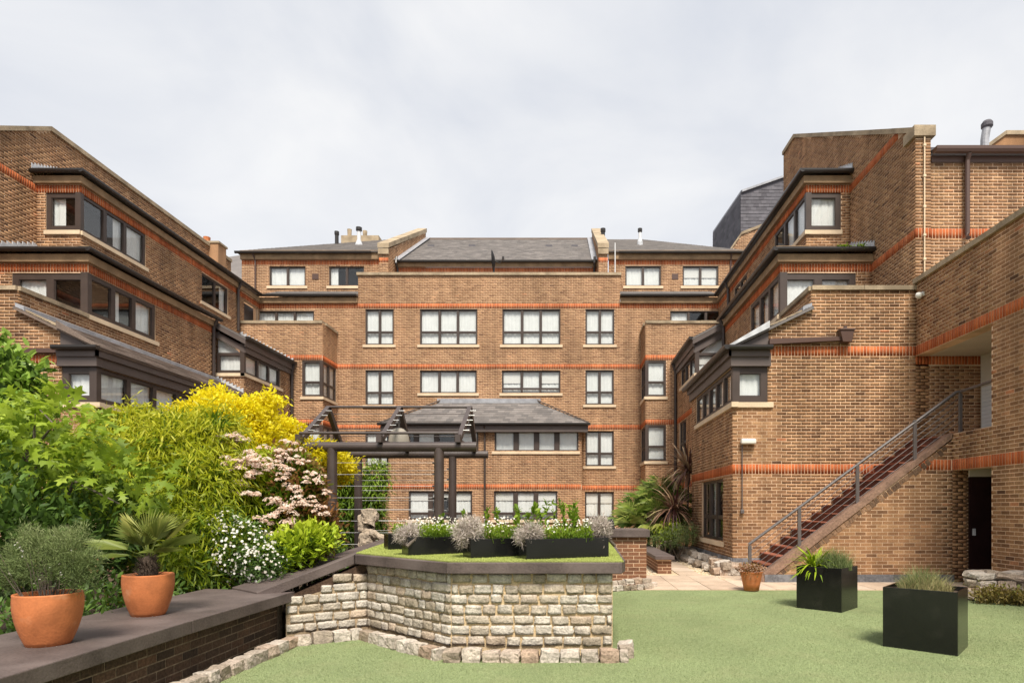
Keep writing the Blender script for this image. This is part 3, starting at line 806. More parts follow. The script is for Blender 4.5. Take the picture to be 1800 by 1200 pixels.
for s in (-1, 1):
    if s < 0: slate_roof(root, (pl - .3, yFac - .02, 5.08), (pl - .3, ye, 5.08), (AX - 2.15, yFac - .03, 6.24), (AX - 2.15, yFac - .02, 6.24))
    else: slate_roof(root, (pr_ + .3, ye, 5.08), (pr_ + .3, yFac - .02, 5.08), (AX + 2.15, yFac - .02, 6.24), (AX + 2.15, yFac - .03, 6.24))
    mb = MB(); mb.poly([(AX + s * 4.4, ye - .02, 5.10), (AX + s * 4.4, ye + .1, 5.10), (AX + s * 2.15, yFac - .01, 6.30), (AX + s * 2.15, yFac - .1, 6.30)], (0, 0, .05)); mb.build('hip_tiles', 'slate_brown', root)
gutter(root, (pl - .36, ye - .04, 5.1), (pr_ + .36, ye - .04, 5.1), (0, 1, 0))
boxpart(root, 'fascia', 'fascia_brown', pl - .26, pr_ + .26, ye + .05, yP + .02, 4.74, 5.0)
pipe(root, [(AX, ye, 5.0), (AX, yP - .07, 4.6), (AX, yP - .07, 0)], .045, 'frame_brown')
boxpart(root, 'lead_flashing', 'lead', AX - 2.3, AX + 2.3, yFac - .1, yFac - .016, 6.20, 6.40)
B.finish(0)

# ------------------------------------------------------------------ the two stepped wings
def wing(s, name, label):
    X = lambda o: AX + s * o
    root = thing(name, label, 'building', (X(oA), yB, 0))
    B = Building(root)
    def recede(o, ya, yb, z0, top, ops=(), bands=(), pick=False, flip_top=True, **k):
        """wall in a plane of constant X facing the court, spanning depth ya..yb; openings and profile given in depth"""
        if s < 0: p0, p1 = (X(o), ya), (X(o), yb); cv = lambda y: y - ya
        else: p0, p1 = (X(o), yb), (X(o), ya); cv = lambda y: yb - y
        oo = []
        for q in ops:
            a, b = sorted((cv(q['u0']), cv(q['u1']))); q = dict(q); q['u0'], q['u1'] = a, b
            if q.get('corner'): q['corner'] = 'L' if s < 0 else 'R'
            if s > 0 and 'lights' in q: q['lights'] = q['lights'][::-1]; q['fill'] = q.get('fill', 'n' * len(q['lights']))[::-1]
            oo.append(q)
        if isinstance(top, list): top = sorted((cv(y), z) for y, z in top)
        return B.wall(p0, p1, z0, top, oo, bands, pick, **k)
    def front(y, oa, ob, z0, top, ops=(), bands=(), pick=False, **k):
        """wall facing the camera from offset oa (court side) to ob (outer side)"""
        if s < 0: p0, p1 = (X(ob), y), (X(oa), y); cv = lambda o: ob - o
        else: p0, p1 = (X(oa), y), (X(ob), y); cv = lambda o: o - oa
        oo = []
        for q in ops:
            a, b = sorted((cv(q['u0']), cv(q['u1']))); q = dict(q); q['u0'], q['u1'] = a, b
            if q.get('corner'): q['corner'] = 'R' if s < 0 else 'L'
            if s < 0 and 'lights' in q: q['lights'] = q['lights'][::-1]; q['fill'] = q.get('fill', 'n' * len(q['lights']))[::-1]
            oo.append(q)
        if isinstance(top, list): top = sorted((cv(o), z) for o, z in top)
        return B.wall(p0, p1, z0, top, oo, bands, pick, **k)
    out_ = (s, 0, 0)
    # ---- A: the tall gable wall at the back
    if s < 0: profA = [(5.0, 4.8), (yF, 10.2), (17.95, 12.45), (27.6, 12.45)]; ya, ye_ = 12.0, 27.6
    else: profA = [(yF, 10.13), (21.75, 14.52), (22.9, 14.55)]; ya, ye_ = yF, 22.9
    recede(oA, ya, ye_, 0 if s < 0 else 6.2, profA, (), BANDS[2:4], pick=True)
    pa = [(y, z) for y, z in profA if y >= ya]
    if s < 0: pa = [(12.0, float(np.interp(12.0, [5, yF], [4.8, 10.2])))] + pa
    for (y0, z0), (y1, z1) in zip(pa[:-1], pa[1:]):
        coping_run(root, (X(oA), y0, z0), (X(oA), y1, z1), (s, 0, 0), -.06, .36, .13, 1.1)
    if s > 0:
        B.wall((X(oA) - .008, yF - .012), (X(oA) + .34, yF - .012), 6.6, 10.0, (), [7.95])
        boxpart(root, 'pier_cap', 'coping_stone', X(oA) - .07, X(oA) + .42, yF - .08, yF + .4, 10.03, 10.27)
        # far end of the gable wall
        boxpart(root, 'gable_return', 'mortar', X(oA) + .02, X(oA) + .34, 22.6, 22.89, 8, 14.5)
    # ---- B storey
    frt = [op(oB + .26, oB + .98, 9.36, 10.44, [1], fill='n' if s > 0 else 'l', fw=.1, dep=.02, se=(.02, .02), corner=1)]
    sds = [op(yB + .02, 20.2, 9.36, 10.44, [1, 1, 1], fill='krn' if s < 0 else 'nnk', fw=.09, mw=.13, dep=.02, se=(.02, .08), corner=1),
           op(23.3, 25.1, 9.30, 10.40, [1, 1], fill='kr', fw=.07, dep=.03)]
    frt[0]['u0'] = oB + .004; frt[0]['fw'] = .14
    front(yB, oB, oA, 8.2, 10.66, frt, [10.65])
    lg = [op(26.35, 27.55, 8.62, 10.36)] if s < 0 else []
    recede(oB, yB, yFac, 8.2, 10.66, sds + lg, [10.65], pick=True)
    if s < 0:
        boxpart(root, 'terrace_door', 'frame_brown', X(oB) - .3, X(oB) - .25, 26.3, 27.6, 8.6, 10.4)
    # fascia, gutter, roof of B
    ob = oB - .10
    fa = MB(); fa.poly([(X(oB), yB, 10.665), (X(ob), yB - .10, 10.665), (X(oA), yB - .10, 10.665), (X(oA), yB, 10.665)], (0, 0, .2)); fa.build('fascia', 'soffit_tan', root)
    fa = MB(); fa.poly([(X(oB), yB, 10.667), (X(ob), yB - .10, 10.667), (X(ob), yFac - .1, 10.667), (X(oB), yFac - .1, 10.667)], (0, 0, .2)); fa.build('fascia', 'soffit_tan', root)
    og, yg = oB - .20, yB - .20
    gutter(root, (X(og), yg, 10.99), (X(oA), yg, 10.99), (0, 1, 0))
    gutter(root, (X(og), yg - .06, 10.992), (X(og), yFac - .2, 10.992), (s, 0, 0))
    e = (X(og + .03), yg + .03, 10.98)
    def lean(e0, e1, r1, r0, m='slate', **k):
        if s < 0: slate_roof(root, e0, e1, r1, r0, m, **k)
        else: slate_roof(root, e1, e0, r0, r1, m, **k)
    hipB = (X(oA - .02), yB + .55, 11.33)
    lean((X(oA), e[1], e[2]), e, hipB, (X(oA), yB + .55, 11.33))
    lean(e, (e[0], yFac - .1, e[2]), (X(oA - .02), yFac - .1, 11.33), hipB)
    def zigzag(p0, p1, k, h, nrm, m='lead_pale'):
        """stepped lead flashing: a saw-tooth strip turned up against a wall"""
        p0, p1 = Vector(p0), Vector(p1); nv = Vector(nrm)
        mb = MB()
        for i in range(k):
            a, b = p0 + (p1 - p0) * (i / k), p0 + (p1 - p0) * ((i + .96) / k)
            mb.poly([tuple(a), tuple(b), tuple(b + Vector((0, 0, h * .45))), tuple(a + Vector((0, 0, h)))], nv * .02)
        return mb.build('stepped_flashing', m, root)
    zigzag((X(oA - .02), yg, 11.02), (X(oA - .02), yB + .75, 11.40), 9, .16, (-s, 0, 0))
    # ---- C storey
    frt = [op(oC + .004, oC + 1.98, 6.60, 7.70, [1, 1], fill='kn' if s < 0 else 'nn', fw=.16, mw=.2, dep=.02, sill=s > 0, corner=1)]
    sds = [op(yC + .004, 18.95, 6.62, 7.72, [1, 1, 1], fill='kln' if s < 0 else 'nnn', fw=.12, mw=.16, dep=.02, se=(.02, .10), corner=1)]
    front(yC, oC, oA, 6.3, 7.96, frt, [7.95])
    recede(oC, yF, 22.2, 5.4, [(yF, 6.52), (yC - .001, 6.52), (yC, 7.96), (22.2, 7.96)], sds, [7.95], pick=True)
    coping_run(root, (X(oC), yF, 6.525), (X(oC), yC - .01, 6.525), (s, 0, 0), -.06, .30, .10, .9)
    fa = MB(); fa.poly([(X(oC), yC, 7.965), (X(oC - .1), yC - .10, 7.965), (X(oA), yC - .10, 7.965), (X(oA), yC, 7.965)], (0, 0, .2)); fa.build('fascia', 'soffit_tan', root)
    fa = MB(); fa.poly([(X(oC), yC, 7.967), (X(oC - .1), yC - .10, 7.967), (X(oC - .1), 22.2, 7.967), (X(oC), 22.2, 7.967)], (0, 0, .2)); fa.build('fascia', 'soffit_tan', root)
    og, yg = oC - .20, yC - .20
    gutter(root, (X(og), yg, 8.29), (X(oA), yg, 8.29), (0, 1, 0))
    gutter(root, (X(og), yg - .06, 8.292), (X(og), 22.2, 8.292), (s, 0, 0))
    e = (X(og + .03), yg + .03, 8.28)
    hipC = (X(oB), yB - .01, 8.86)
    lean((X(oA), e[1], e[2]), e, hipC, (X(oA), yB - .01, 8.86))
    lean(e, (e[0], 22.15, e[2]), (X(oB), 22.15, 8.86), hipC)
    mb = MB(); mb.poly([(e[0], e[1], e[2] + .02), (e[0] + s * .14, e[1] - .0, e[2] + .02), (hipC[0] + s * .06, hipC[1], 8.90), (hipC[0] - s * .08, hipC[1], 8.90)], (0, 0, .04)); mb.build('hip_flashing', 'soffit_tan', root)
    zigzag((X(oA - .02), yg, 8.32), (X(oA - .02), yB - .02, 8.88), 9, .16, (-s, 0, 0))
    # ---- F: near end wall with sloping verge, and D: corner window range under the lean-to roof
    zr = lambda o: 5.2 + .48 * (o - (oD - .1))
    if s > 0: outer = oA
    else: outer = oA + 5
    ztop = [(oD, 4.9), (oD + .815, 4.9), (oD + .816, zr(oD + .816) - .02), (oC - .001, zr(oC) - .02), (oC, 6.52), (outer, 6.52)]
    bandsF = [2.55, 5.25] if s > 0 else [5.05]
    front(yF, oD, outer, 0, ztop, [op(oD + .004, oD + .80, 3.96, 4.78, [1], fill='n', fw=.15, dep=.02, se=(.03, .12), corner=1)], bandsF, pick=True)
    coping_run(root, (X(oC), yF, 6.525), (X(outer), yF, 6.525), (0, 1, 0), -.06, .30, .10, 1.0) if s > 0 else coping_run(root, (X(outer), yF, 6.525), (X(oC), yF, 6.525), (0, 1, 0), -.06, .30, .10, 1.0)
    yD = 18.9 if s > 0 else 22.18
    dops = [op(yF + .004, 18.25, 3.96, 4.78, [1, 1, 1, 1, 1] if s > 0 else [1, 1, 1, 1], fill='nnnnn' if s > 0 else 'nnnk', fw=.10, mw=.14, dep=.02, se=(.03, .12), corner=1),
            op(15.1, 17.5, .72, 2.28, [1, 1, 1], rows=[.38], fill='klk', fw=.07, mw=.14, dep=.05)]
    recede(oD, yF, yD, 0, 4.8, dops, [2.55], pick=True)
    # dark fascia beam, gutter and grey gable panel above the corner window
    ob = oD - .06
    fa = MB(); fa.poly([(X(oD + .85), yF - .08, 4.78), (X(ob), yF - .08, 4.78), (X(ob), yF + .1, 4.78), (X(oD + .85), yF + .1, 4.78)], (0, 0, .3)); fa.build('fascia', 'fascia_brown', root)
    fa = MB(); fa.poly([(X(ob), yF + .102, 4.782), (X(ob), yD + .1, 4.782), (X(oD + .1), yD + .1, 4.782), (X(oD + .1), yF + .102, 4.782)], (0, 0, .3)); fa.build('fascia', 'fascia_brown', root)
    fa = MB(); fa.poly([(X(oD + .82), yF - .13, 4.99), (X(ob - .06), yF - .13, 4.99), (X(ob - .06), yF - .081, 4.99), (X(oD + .82), yF - .081, 4.99)], (0, 0, .2)); fa.build('fascia_board', 'fascia_brown', root)
    fa = MB(); fa.poly([(X(ob - .001), yF - .13, 4.992), (X(ob - .06), yF - .13, 4.992), (X(ob - .06), yD + .1, 4.992), (X(ob - .001), yD + .1, 4.992)], (0, 0, .2)); fa.build('fascia_board', 'fascia_brown', root)
    mb = MB(); mb.poly([(X(ob), yF - .02, 5.12), (X(oD + .813), yF - .02, 5.12), (X(oD + .813), yF - .02, zr(oD + .813) - .05), (X(ob + .05), yF - .02, 5.16)], (0, .1, 0)); mb.build('gable_panel', 'fascia_brown', root)
    gutter(root, (X(oD - .18), yF - .2, 5.22), (X(oD + .85), yF - .2, 5.22), (0, 1, 0))
    if s > 0: gutter(root, (X(oD - .19), yF - .26, 5.222), (X(oD - .19), yD + .3, 5.222), (s, 0, 0))
    eD = oD - .17
    lean((X(eD), yF - .12, zr(eD) + .02), (X(eD), yD + .3 if s > 0 else yD, zr(eD) + .02), (X(oC), yD + .3 if s > 0 else yD, zr(oC) + .02), (X(oC), yF - .12, zr(oC) + .02), 'slate' if s > 0 else 'slate_brown')
    # verge: pale flashing on the right wing, dark capping on the left
    mb = MB(); mb.poly([(X(eD), yF - .16, zr(eD) + .0), (X(oD + .8), yF - .16, zr(oD + .8) + .0), (X(oD + .8), yF - .16, zr(oD + .8) + .16), (X(eD), yF - .16, zr(eD) + .05)], (0, .05, 0)); mb.build('verge', 'lead_pale' if s > 0 else 'slate_brown', root)
    mb = MB(); mb.poly([(X(oD + .8), yF - .05, zr(oD + .8) - .02), (X(oC), yF - .05, zr(oC) - .02), (X(oC), yF - .05, zr(oC) + .06), (X(oD + .8), yF - .05, zr(oD + .8) + .08)], (0, .1, 0)); mb.build('verge', 'coping_stone', root)
    # lead apron where the lean-to meets the parapet
    mb = MB(); mb.poly([(X(oC) - s * .02, yF - .1, zr(oC)), (X(oC) - s * .22, yF - .1, zr(oC) - .08), (X(oC) - s * .22, yD - .05, zr(oC) - .08), (X(oC) - s * .02, yD - .05, zr(oC))], (0, 0, .10)); mb.build('lead_apron', 'lead', root)
    # plinth
    if s > 0:
        boxpart(root, 'plinth', 'plinth', X(oD) - .02, X(oA), yF - .05, yF - .012, 0, .40)
        boxpart(root, 'plinth', 'plinth', X(oD) - .05, X(oD) - .012, yF - .05, yD, 0, .40)
    # wall between D and E at lower level
    if s > 0: recede(oC, 18.9, 22.2, 0, 5.5, (), [2.55, 5.25])
    # ---- E: low bay next to the central block
    zE = lambda o: 7.60 + .52 * (o - (oE - .13))
    front(yE, oE, oC, 0, [(oE, 6.26), (oC, 6.26)], (), [2.55, 5.25])
    # corner window with raking head
    lo = [op(oE + .004, oC - .02, 6.36, 7.10, [1], fill='n' if s < 0 else 'h', fw=.10, dep=.02, sill=False, corner='R' if s < 0 else 'L')]
    for q in lo:
        a, b = (oC - q['u1'], oC - q['u0']) if s < 0 else (q['u0'] - oE, q['u1'] - oE)
        q['u0'], q['u1'] = 0, b - a
        p = (X(oC - .02), yE, 0) if s < 0 else (X(oE + .004), yE, 0)
        window(root, p, np.array([1.0, 0]), np.array([0, -1.0]), q)
    boxpart(root, 'sill', 'sill_stone', X(oE - .06), X(oC), yE - .06, yE + .1, 6.25, 6.36)
    # raking light above: glass triangle, curtain and boards
    mb = MB(); mb.poly([(X(oE + .25), yE + .06, 7.12), (X(oC - .05), yE + .06, 7.12), (X(oC - .05), yE + .06, 7.62)], (0, .006, 0)); mb.build('pane', 'glass', root)
    mb = MB(); mb.poly([(X(oE + .1), yE + .16, 7.0), (X(oC), yE + .16, 7.0), (X(oC), yE + .16, 7.9)], (0, .01, 0)); mb.build('curtain', 'net', root)
    k_ = .55
    mb = MB(); mb.poly([(X(oE - .02), yE - .02, 7.08), (X(oC), yE - .02, 7.08 + k_ * 1.03), (X(oC), yE - .02, 7.30 + k_ * 1.03), (X(oE - .02), yE - .02, 7.32)], (0, .1, 0)); mb.build('rake_board', 'fascia_brown', root)
    mb = MB(); mb.poly([(X(oE - .12), yE - .14, 7.36), (X(oC - .02), yE - .14, 7.36 + k_ * 1.09), (X(oC - .02), yE - .14, 7.60 + k_ * 1.09), (X(oE - .12), yE - .14, 7.62)], (0, .12, 0)); mb.build('barge_board', 'fascia_brown', root)
    eops = [op(yE + .1, 25.0, 6.36, 7.10, [1, 1, 1], fill='nnn' if s < 0 else 'knk', fw=.07, mw=.10, dep=.02, se=(.16, .15), corner=1),
            op(23.9, 25.4, 3.55 if s > 0 else 3.9, 5.02, [1, 1], rows=[.4] if s > 0 else [], fill='nn' if s < 0 else 'nk', fw=.07, dep=.04)]
    recede(oE, yE, yBay, 0, 7.2, eops, [2.55, 5.25])
    ob = oE - .06
    mb = MB(); mb.poly([(X(ob), yE, 7.10), (X(oE + .05), yE, 7.10), (X(oE + .05), yBay, 7.10), (X(ob), yBay, 7.10)], (0, 0, .46)); mb.build('fascia', 'fascia_brown', root)
    mb = MB(); mb.poly([(X(ob - .05), yE - .1, 7.3), (X(ob - .001), yE - .1, 7.3), (X(ob - .001), yBay, 7.3), (X(ob - .05), yBay, 7.3)], (0, 0, .28)); mb.build('fascia_board', 'fascia_brown', root)
    gutter(root, (X(oE - .19), yE - .15, 7.64), (X(oE - .19), yBay - .02, 7.64), (s, 0, 0))
    e0, e1 = (X(oE - .17), yE - .15, zE(oE - .17)), (X(oE - .17), yBay - .02, zE(oE - .17))
    lean(e0, e1, (X(oB), yBay - .02, zE(oB)), (X(oB), yE - .15, zE(oB)))
    zigzag((X(oE - .1), yBay - .03, zE(oE - .1)), (X(oB), yBay - .03, zE(oB)), 15, .2, (0, -1, 0))
    def post(o, y, z0, z1, w=.15, d=.12):
        boxpart(root, 'corner_post', 'frame_brown', X(o) - s * .006, X(o) + s * w, y - .006, y + d, z0, z1)
    post(oB, yB, 9.36, 10.44); post(oC, yC, 6.6, 7.72, .18, .14); post(oD, yF, 3.96, 4.78, .16, .14); post(oE, yE, 6.36, 7.42, .14, .12)
    if s < 0: zigzag((X(oE), yE - .03, zr(oE) + .02), (X(oC), yE - .03, zr(oC) + .02), 8, .18, (0, -1, 0))
    # downpipes
    pipe(root, [(X(oC - .2), 21.95, 8.2), (X(oC - .07), 21.95, 7.9), (X(oC - .07), 21.95, 5.9)], .055, 'frame_brown')
    pipe(root, [(X(oB - .2), 25.75, 10.9), (X(oB - .07), 25.75, 10.6), (X(oB - .07), 25.75, 8.9)], .055, 'frame_brown')
    pipe(root, [(X(oE - .19), 25.9, 7.6), (X(oE - .07), 25.9, 7.2), (X(oE - .07), 25.9, 0)], .06, 'frame_brown')
    return root, B, front, recede, X

# left wing
rootL, BL, frontL, recedeL, XL = wing(-1, 'apartment_wing', 'left brick wing stepping down to the garden, lean-to slate roof and dark framed windows')
# brown gutter pipe along the near end wall
boxpart(rootL, 'drain_pipe', 'pipe_brown', XL(oD + .82), XL(oD + 2.2), yF - .1, yF - .02, 5.08, 5.18)
BL.finish(300)

# right wing, with the taller street-side end
rootR, BR, frontR, recedeR, XR = wing(1, 'apartment_wing', 'right brick wing rising in steps above the outdoor staircase, tall stepped gable at its end')
# end wall towards the camera, beyond the gable
BR.wall((XR(oA) + .33, yF + .02), (15.5, yF + .02), 6.0, 9.45, (), [7.95], pick=True)
boxpart(rootR, 'fascia', 'pipe_brown', XR(oA) + .36, 15.5, yF - .02, yF + .1, 9.455, 9.6)
gutter(rootR, (XR(oA) + .36, yF - .14, 9.72), (15.5, yF - .14, 9.72), (0, 1, 0), 'pipe_brown', 1.35)
slate_roof(rootR, (XR(oA) + .4, yF - .05, 9.72), (15.5, yF - .05, 9.72), (15.5, 20.0, 11.6), (XR(oA) + .4, 20.0, 11.6))
for px0, px1 in ((1640, 1694), (1700, 1752)):
    x0, x1 = fx(px0, yF), fx(px1, yF)
    mb = MB(); mb.poly([(x0, yF + .25, 9.82), (x0, yF + 1.2, 10.12), (x0, yF + 1.2, 10.24), (x0, yF + .25, 9.95)], (x1 - x0, 0, 0)); mb.build('rooflight', 'slate_dark', rootR)
pipe(rootR, [(fx(1697, yF), yF - .14, 9.6), (fx(1697, yF), yF - .07, 9.45), (fx(1697, yF), yF - .07, 7.8), (fx(1694, yF), yF - .16, 7.66)], .055, 'pipe_brown')
# far gable with coping seen above that roof
mb = MB(); mb.poly([(12.9, 20, 11.0), (13.3, 20, 13.0), (14.1, 20, 13.55), (18.5, 20, 13.55), (18.5, 20, 11.0)], (0, .3, 0)); mb.build('gable_wall', 'brick', rootR)
coping_run(rootR, (14.1, 20, 13.55), (18.5, 20, 13.55), (0, 1, 0), -.06, .36, .13, 1.1)
coping_run(rootR, (13.0, 20, 12.75), (14.1, 20, 13.55), (0, 1, 0), -.06, .36, .13, 1.1)
mb = MB()
for i in range(24):
    x = 13.6 + i * .2; mb.poly([(x, 19.96, 12.5), (x + .19, 19.96, 12.5), (x + .19, 19.96, 12.62), (x, 19.96, 12.8)], (0, .02, 0))
mb.build('stepped_flashing', 'lead_pale', rootR)
# hopper head and near-level drain pipe on the end wall
mb = MB(); mb.poly([(fx(1350, yF), yF - .13, fz(607, yF)), (fx(1487, yF), yF - .13, fz(600, yF)), (fx(1487, yF), yF - .13, fz(593, yF)), (fx(1350, yF), yF - .13, fz(598, yF))], (0, .1, 0)); mb.build('drain_pipe', 'pipe_brown', rootR)
hx = fx(1483, yF)
mb = MB(); mb.poly([(hx - .10, yF - .2, 5.30), (hx + .10, yF - .2, 5.30), (hx + .16, yF - .2, 5.56), (hx - .16, yF - .2, 5.56)], (0, .18, 0)); mb.box(hx - .17, hx + .17, yF - .22, yF - .012, 5.56, 5.60); mb.box(hx - .05, hx + .02, yF - .14, yF - .08, 5.6, 5.67); mb.build('hopper_head', 'pipe_brown', rootR, bevel=.008)
# lightning conductor tape
lx = fx(1623, yF)
mb = MB(); mb.box(lx - .012, lx + .012, yF - .06, yF - .03, 6.78, 10.02)
for z in (7.2, 7.75, 8.4, 9.1, 9.8): mb.box(lx - .03, lx + .03, yF - .07, yF - .02, z, z + .05)
mb.build('lightning_conductor', 'sill_stone', rootR)
BR.finish(300)
# moss tufts growing in the right gutter
for px in (1483, 1514):
    pass

# ------------------------------------------------------------------ terrace block with the outdoor openings (right edge of the picture)
rootT = thing('terrace_building', 'near right brick wall with stone coping, a recessed terrace opening above a dark doorway', 'building', (XR(oA), 11, 0))
BT = Building(rootT)
xA = XR(oA)
yJ = 11.66; yS = 12.85
tops = 6.66
cv = lambda y: yF - y
BT.wall((xA, yF), (xA, 4.0), 0, tops, [op(cv(yF) + .0, cv(yJ), 3.08, 5.02), op(cv(yS), cv(yJ), 0, 2.325)], [2.55, 5.25], pick=True, reveal=.3)
coping_run(rootT, (xA, yF, tops), (xA, 4.0, tops), (1, 0, 0), -.07, .36, .11, .95)
# recess behind the upper opening
BT.wall((xA, yF), (9.46, yF), 3.05, 5.03, (), [5.05])
boxpart(rootT, 'terrace_floor', 'paving', xA + .02, 11.5, yJ - 1.2, yF, 2.9, 3.05)
boxpart(rootT, 'ceiling', 'cream_paint', xA + .31, 11.5, yJ - 1.3, yF + .2, 5.022, 5.12)
boxpart(rootT, 'inner_wall', 'cream_paint', 9.47, 9.6, yJ - 1.2, yF + .1, 3.05, 5.021)
boxpart(rootT, 'recess_end', 'cream_paint', xA + .31, 9.6, yJ - 1.3, yJ - 1.2, 3.05, 5.05)
mb = MB()
for i in range(13): mb.box(9.43, 9.465, yF - 1.6, yF - .08, 3.12 + i * .09, 3.205 + i * .09)
mb.build('white_slats', 'white_paint', rootT)
# recess behind the lower opening
BT.wall((xA, yS), (8.30, yS), 0, 2.33, ())
door = boxpart(rootT, 'door', 'door_dark', 8.30, 9.2, yS - .04, yS + .02, 0.02, 2.19)
hd = boxpart(door, 'handle', 'lead_pale', 8.36, 8.41, yS - .07, yS - .041, .98, 1.12)
boxpart(rootT, 'fanlight_panel', 'cream_paint', 8.30, 9.2, yS - .05, yS + .0, 2.192, 2.40)
boxpart(rootT, 'recess_end', 'room_dark', 9.2, 9.3, yJ - .3, yS + .1, 0, 2.4)
boxpart(rootT, 'ceiling', 'cream_paint', xA + .31, 9.3, yJ - .3, yS + .1, 2.401, 2.45)
boxpart(rootT, 'recess_end', 'room_dark', xA + .31, 9.3, yJ - .4, yJ - .3, 0, 2.4)
BT.finish(300)
# roof deck behind the coping
boxpart(rootT, 'roof_deck', 'lead', xA + .37, 12, 4, yF, 6.3, 6.35)

# security camera on the corner
x, y, z = (xA - .02, 13.9, at(1622, 519, 13.9)[2])
t = thing('security_camera', 'small white security camera under the coping of the near right wall', 'security camera', (x, y, z))
mb = MB(); mb.box(-.03, .03, -.05, .05, -.02, .07); mb.build('bracket', 'plastic_white', t, local=True, bevel=.008)
mb = MB(); mb.lathe([(0, .05), (.055, .045), (.075, .0), (.065, -.05), (.03, -.08), (0, -.085)], (-.09, -.02, 0), 16); mb.build('dome', 'plastic_white', t, local=True, smooth=True)

# bulkhead light with conduit on the end wall
x, y, z = at(1314, 776, yF - .02)
t = thing('wall_light', 'cream bulkhead light with a grey conduit below it on the right end wall', 'wall light', (x, y, z))
mb = MB(); mb.box(-.17, .17, -.13, 0, -.06, .06); mb.build('lamp_body', 'plastic_white', t, local=True, bevel=.03)
mb = MB(); mb.tube([(-.13, -.03, -.06), (-.13, -.03, -1.55)], .012, 6); mb.build('conduit', 'rail_grey', t, local=True)
mb = MB(); mb.box(-.17, -.09, -.06, 0, -1.64, -1.55); mb.build('junction_box', 'rail_grey', t, local=True, bevel=.01)

# ------------------------------------------------------------------ outdoor staircase
rootS = thing('brick_staircase', 'brick staircase with red quarry tile treads climbing to the terrace opening', 'staircase', (3.95, yS, 0))
BS = Building(rootS)
x0s, zt_, ns = 3.95, 3.05, 17
gx, gz = (xA - x0s) / ns, zt_ / ns
ss = gz / gx
BS.wall((x0s + .1, yS), (xA, yS), 0, [(0, .06), (xA - x0s - .1, zt_ - .1)], (), [2.55], pick=True)
mb = MB(); mb.poly([(x0s - .02, yS - .03, .012), (x0s + .14, yS - .03, .012), (xA - .02, yS - .03, zt_ - .065), (xA - .02, yS - .03, zt_ + .045), (x0s - .02, yS - .03, .08)], (0, .27, 0)); mb.build('string_wall', 'stair_cement', rootS)
mb = MB()          # cut bricks on edge below the sloping cement, flush with the wall
sl_ = math.hypot(1, ss); ca, sa = 1 / sl_, ss / sl_
kk = int((xA - x0s - .05) * sl_ / .11)
for i in range(kk):
    q = .12 + i * .11; h_ = random.uniform(.07, .13); w_ = random.uniform(.085, .10)
    ox, oz = x0s + .10 + q * ca, .02 + q * sa - .05
    pts = [(ox, oz), (ox + w_ * ca, oz + w_ * sa), (ox + w_ * ca + h_ * sa, oz + w_ * sa - h_ * ca), (ox + h_ * sa, oz - h_ * ca)]
    if min(z for x, z in pts) < .02 or max(x for x, z in pts) > xA - .03: continue
    mb.poly([(x, yS - .009, z) for x, z in pts], (0, .2, 0), random.random())
mb.build('cut_bricks', 'stair_edge', rootS, kind='stuff')
for i in range(ns):
    xs0 = x0s + gx * i
    mb = MB(); mb.box(xs0, xs0 + gx + .012 if i < ns - 1 else xA, yS + .276, yF - .012, max(0, gz * i - .1), gz * (i + 1) - .025, random.random()); mb.build('riser', 'riser_tile', rootS)
    mb = MB(); mb.box(xs0 - .025, xs0 + gx - .002, yS + .25, yF - .013, gz * (i + 1) - .024, gz * (i + 1), random.random()); mb.build('tread', 'quarry_tile', rootS)
boxpart(rootS, 'plinth', 'plinth', x0s + .12, xA + .01, yS - .05, yS - .013, 0, .17)
BS.finish(300)

# handrail
rootH = thing('handrail', 'grey brown steel handrail with thin rods rising along the brick staircase', 'railing', (3.9, 12.95, 0))
yH = 12.93
hz_ = lambda x: .70 + ss * (x - 4.84) + .0
xp = [fx(1318, yH), fx(1405, yH), fx(1507, yH), fx(1608, yH), fx(1688, yH)]
top = lambda x: hz_(x) + .88
mb = MB()
pts = [(xp[0] - .02, yH, top(xp[0])), (fx(1681, yH), yH, 3.96), (xp[4], yH - .0, 3.97), (xA + .12, yJ - .2, 3.97)]
for a, b in zip(pts[:-1], pts[1:]): mb.tube([a, b], .030, 8)
mb.build('rail', 'rail_grey', rootH)
for i, x in enumerate(xp):
    mb = MB(); zb = (hz_(x) - .05) if i else .0
    if i == 4: zb = 3.05
    ztop_ = min(top(x), 3.96)
    mb.box(x - .035, x + .035, yH - .025, yH + .025, zb, ztop_ - .02); mb.build('post', 'rail_grey', rootH, bevel=.006)
for k in range(6):
    h = .12 + k * .125
    mb = MB(); mb.tube([(xp[0], yH, hz_(xp[0]) + h), (xp[4], yH, hz_(xp[4]) + h)], .006, 5); mb.build('rod', 'rail_grey', rootH)

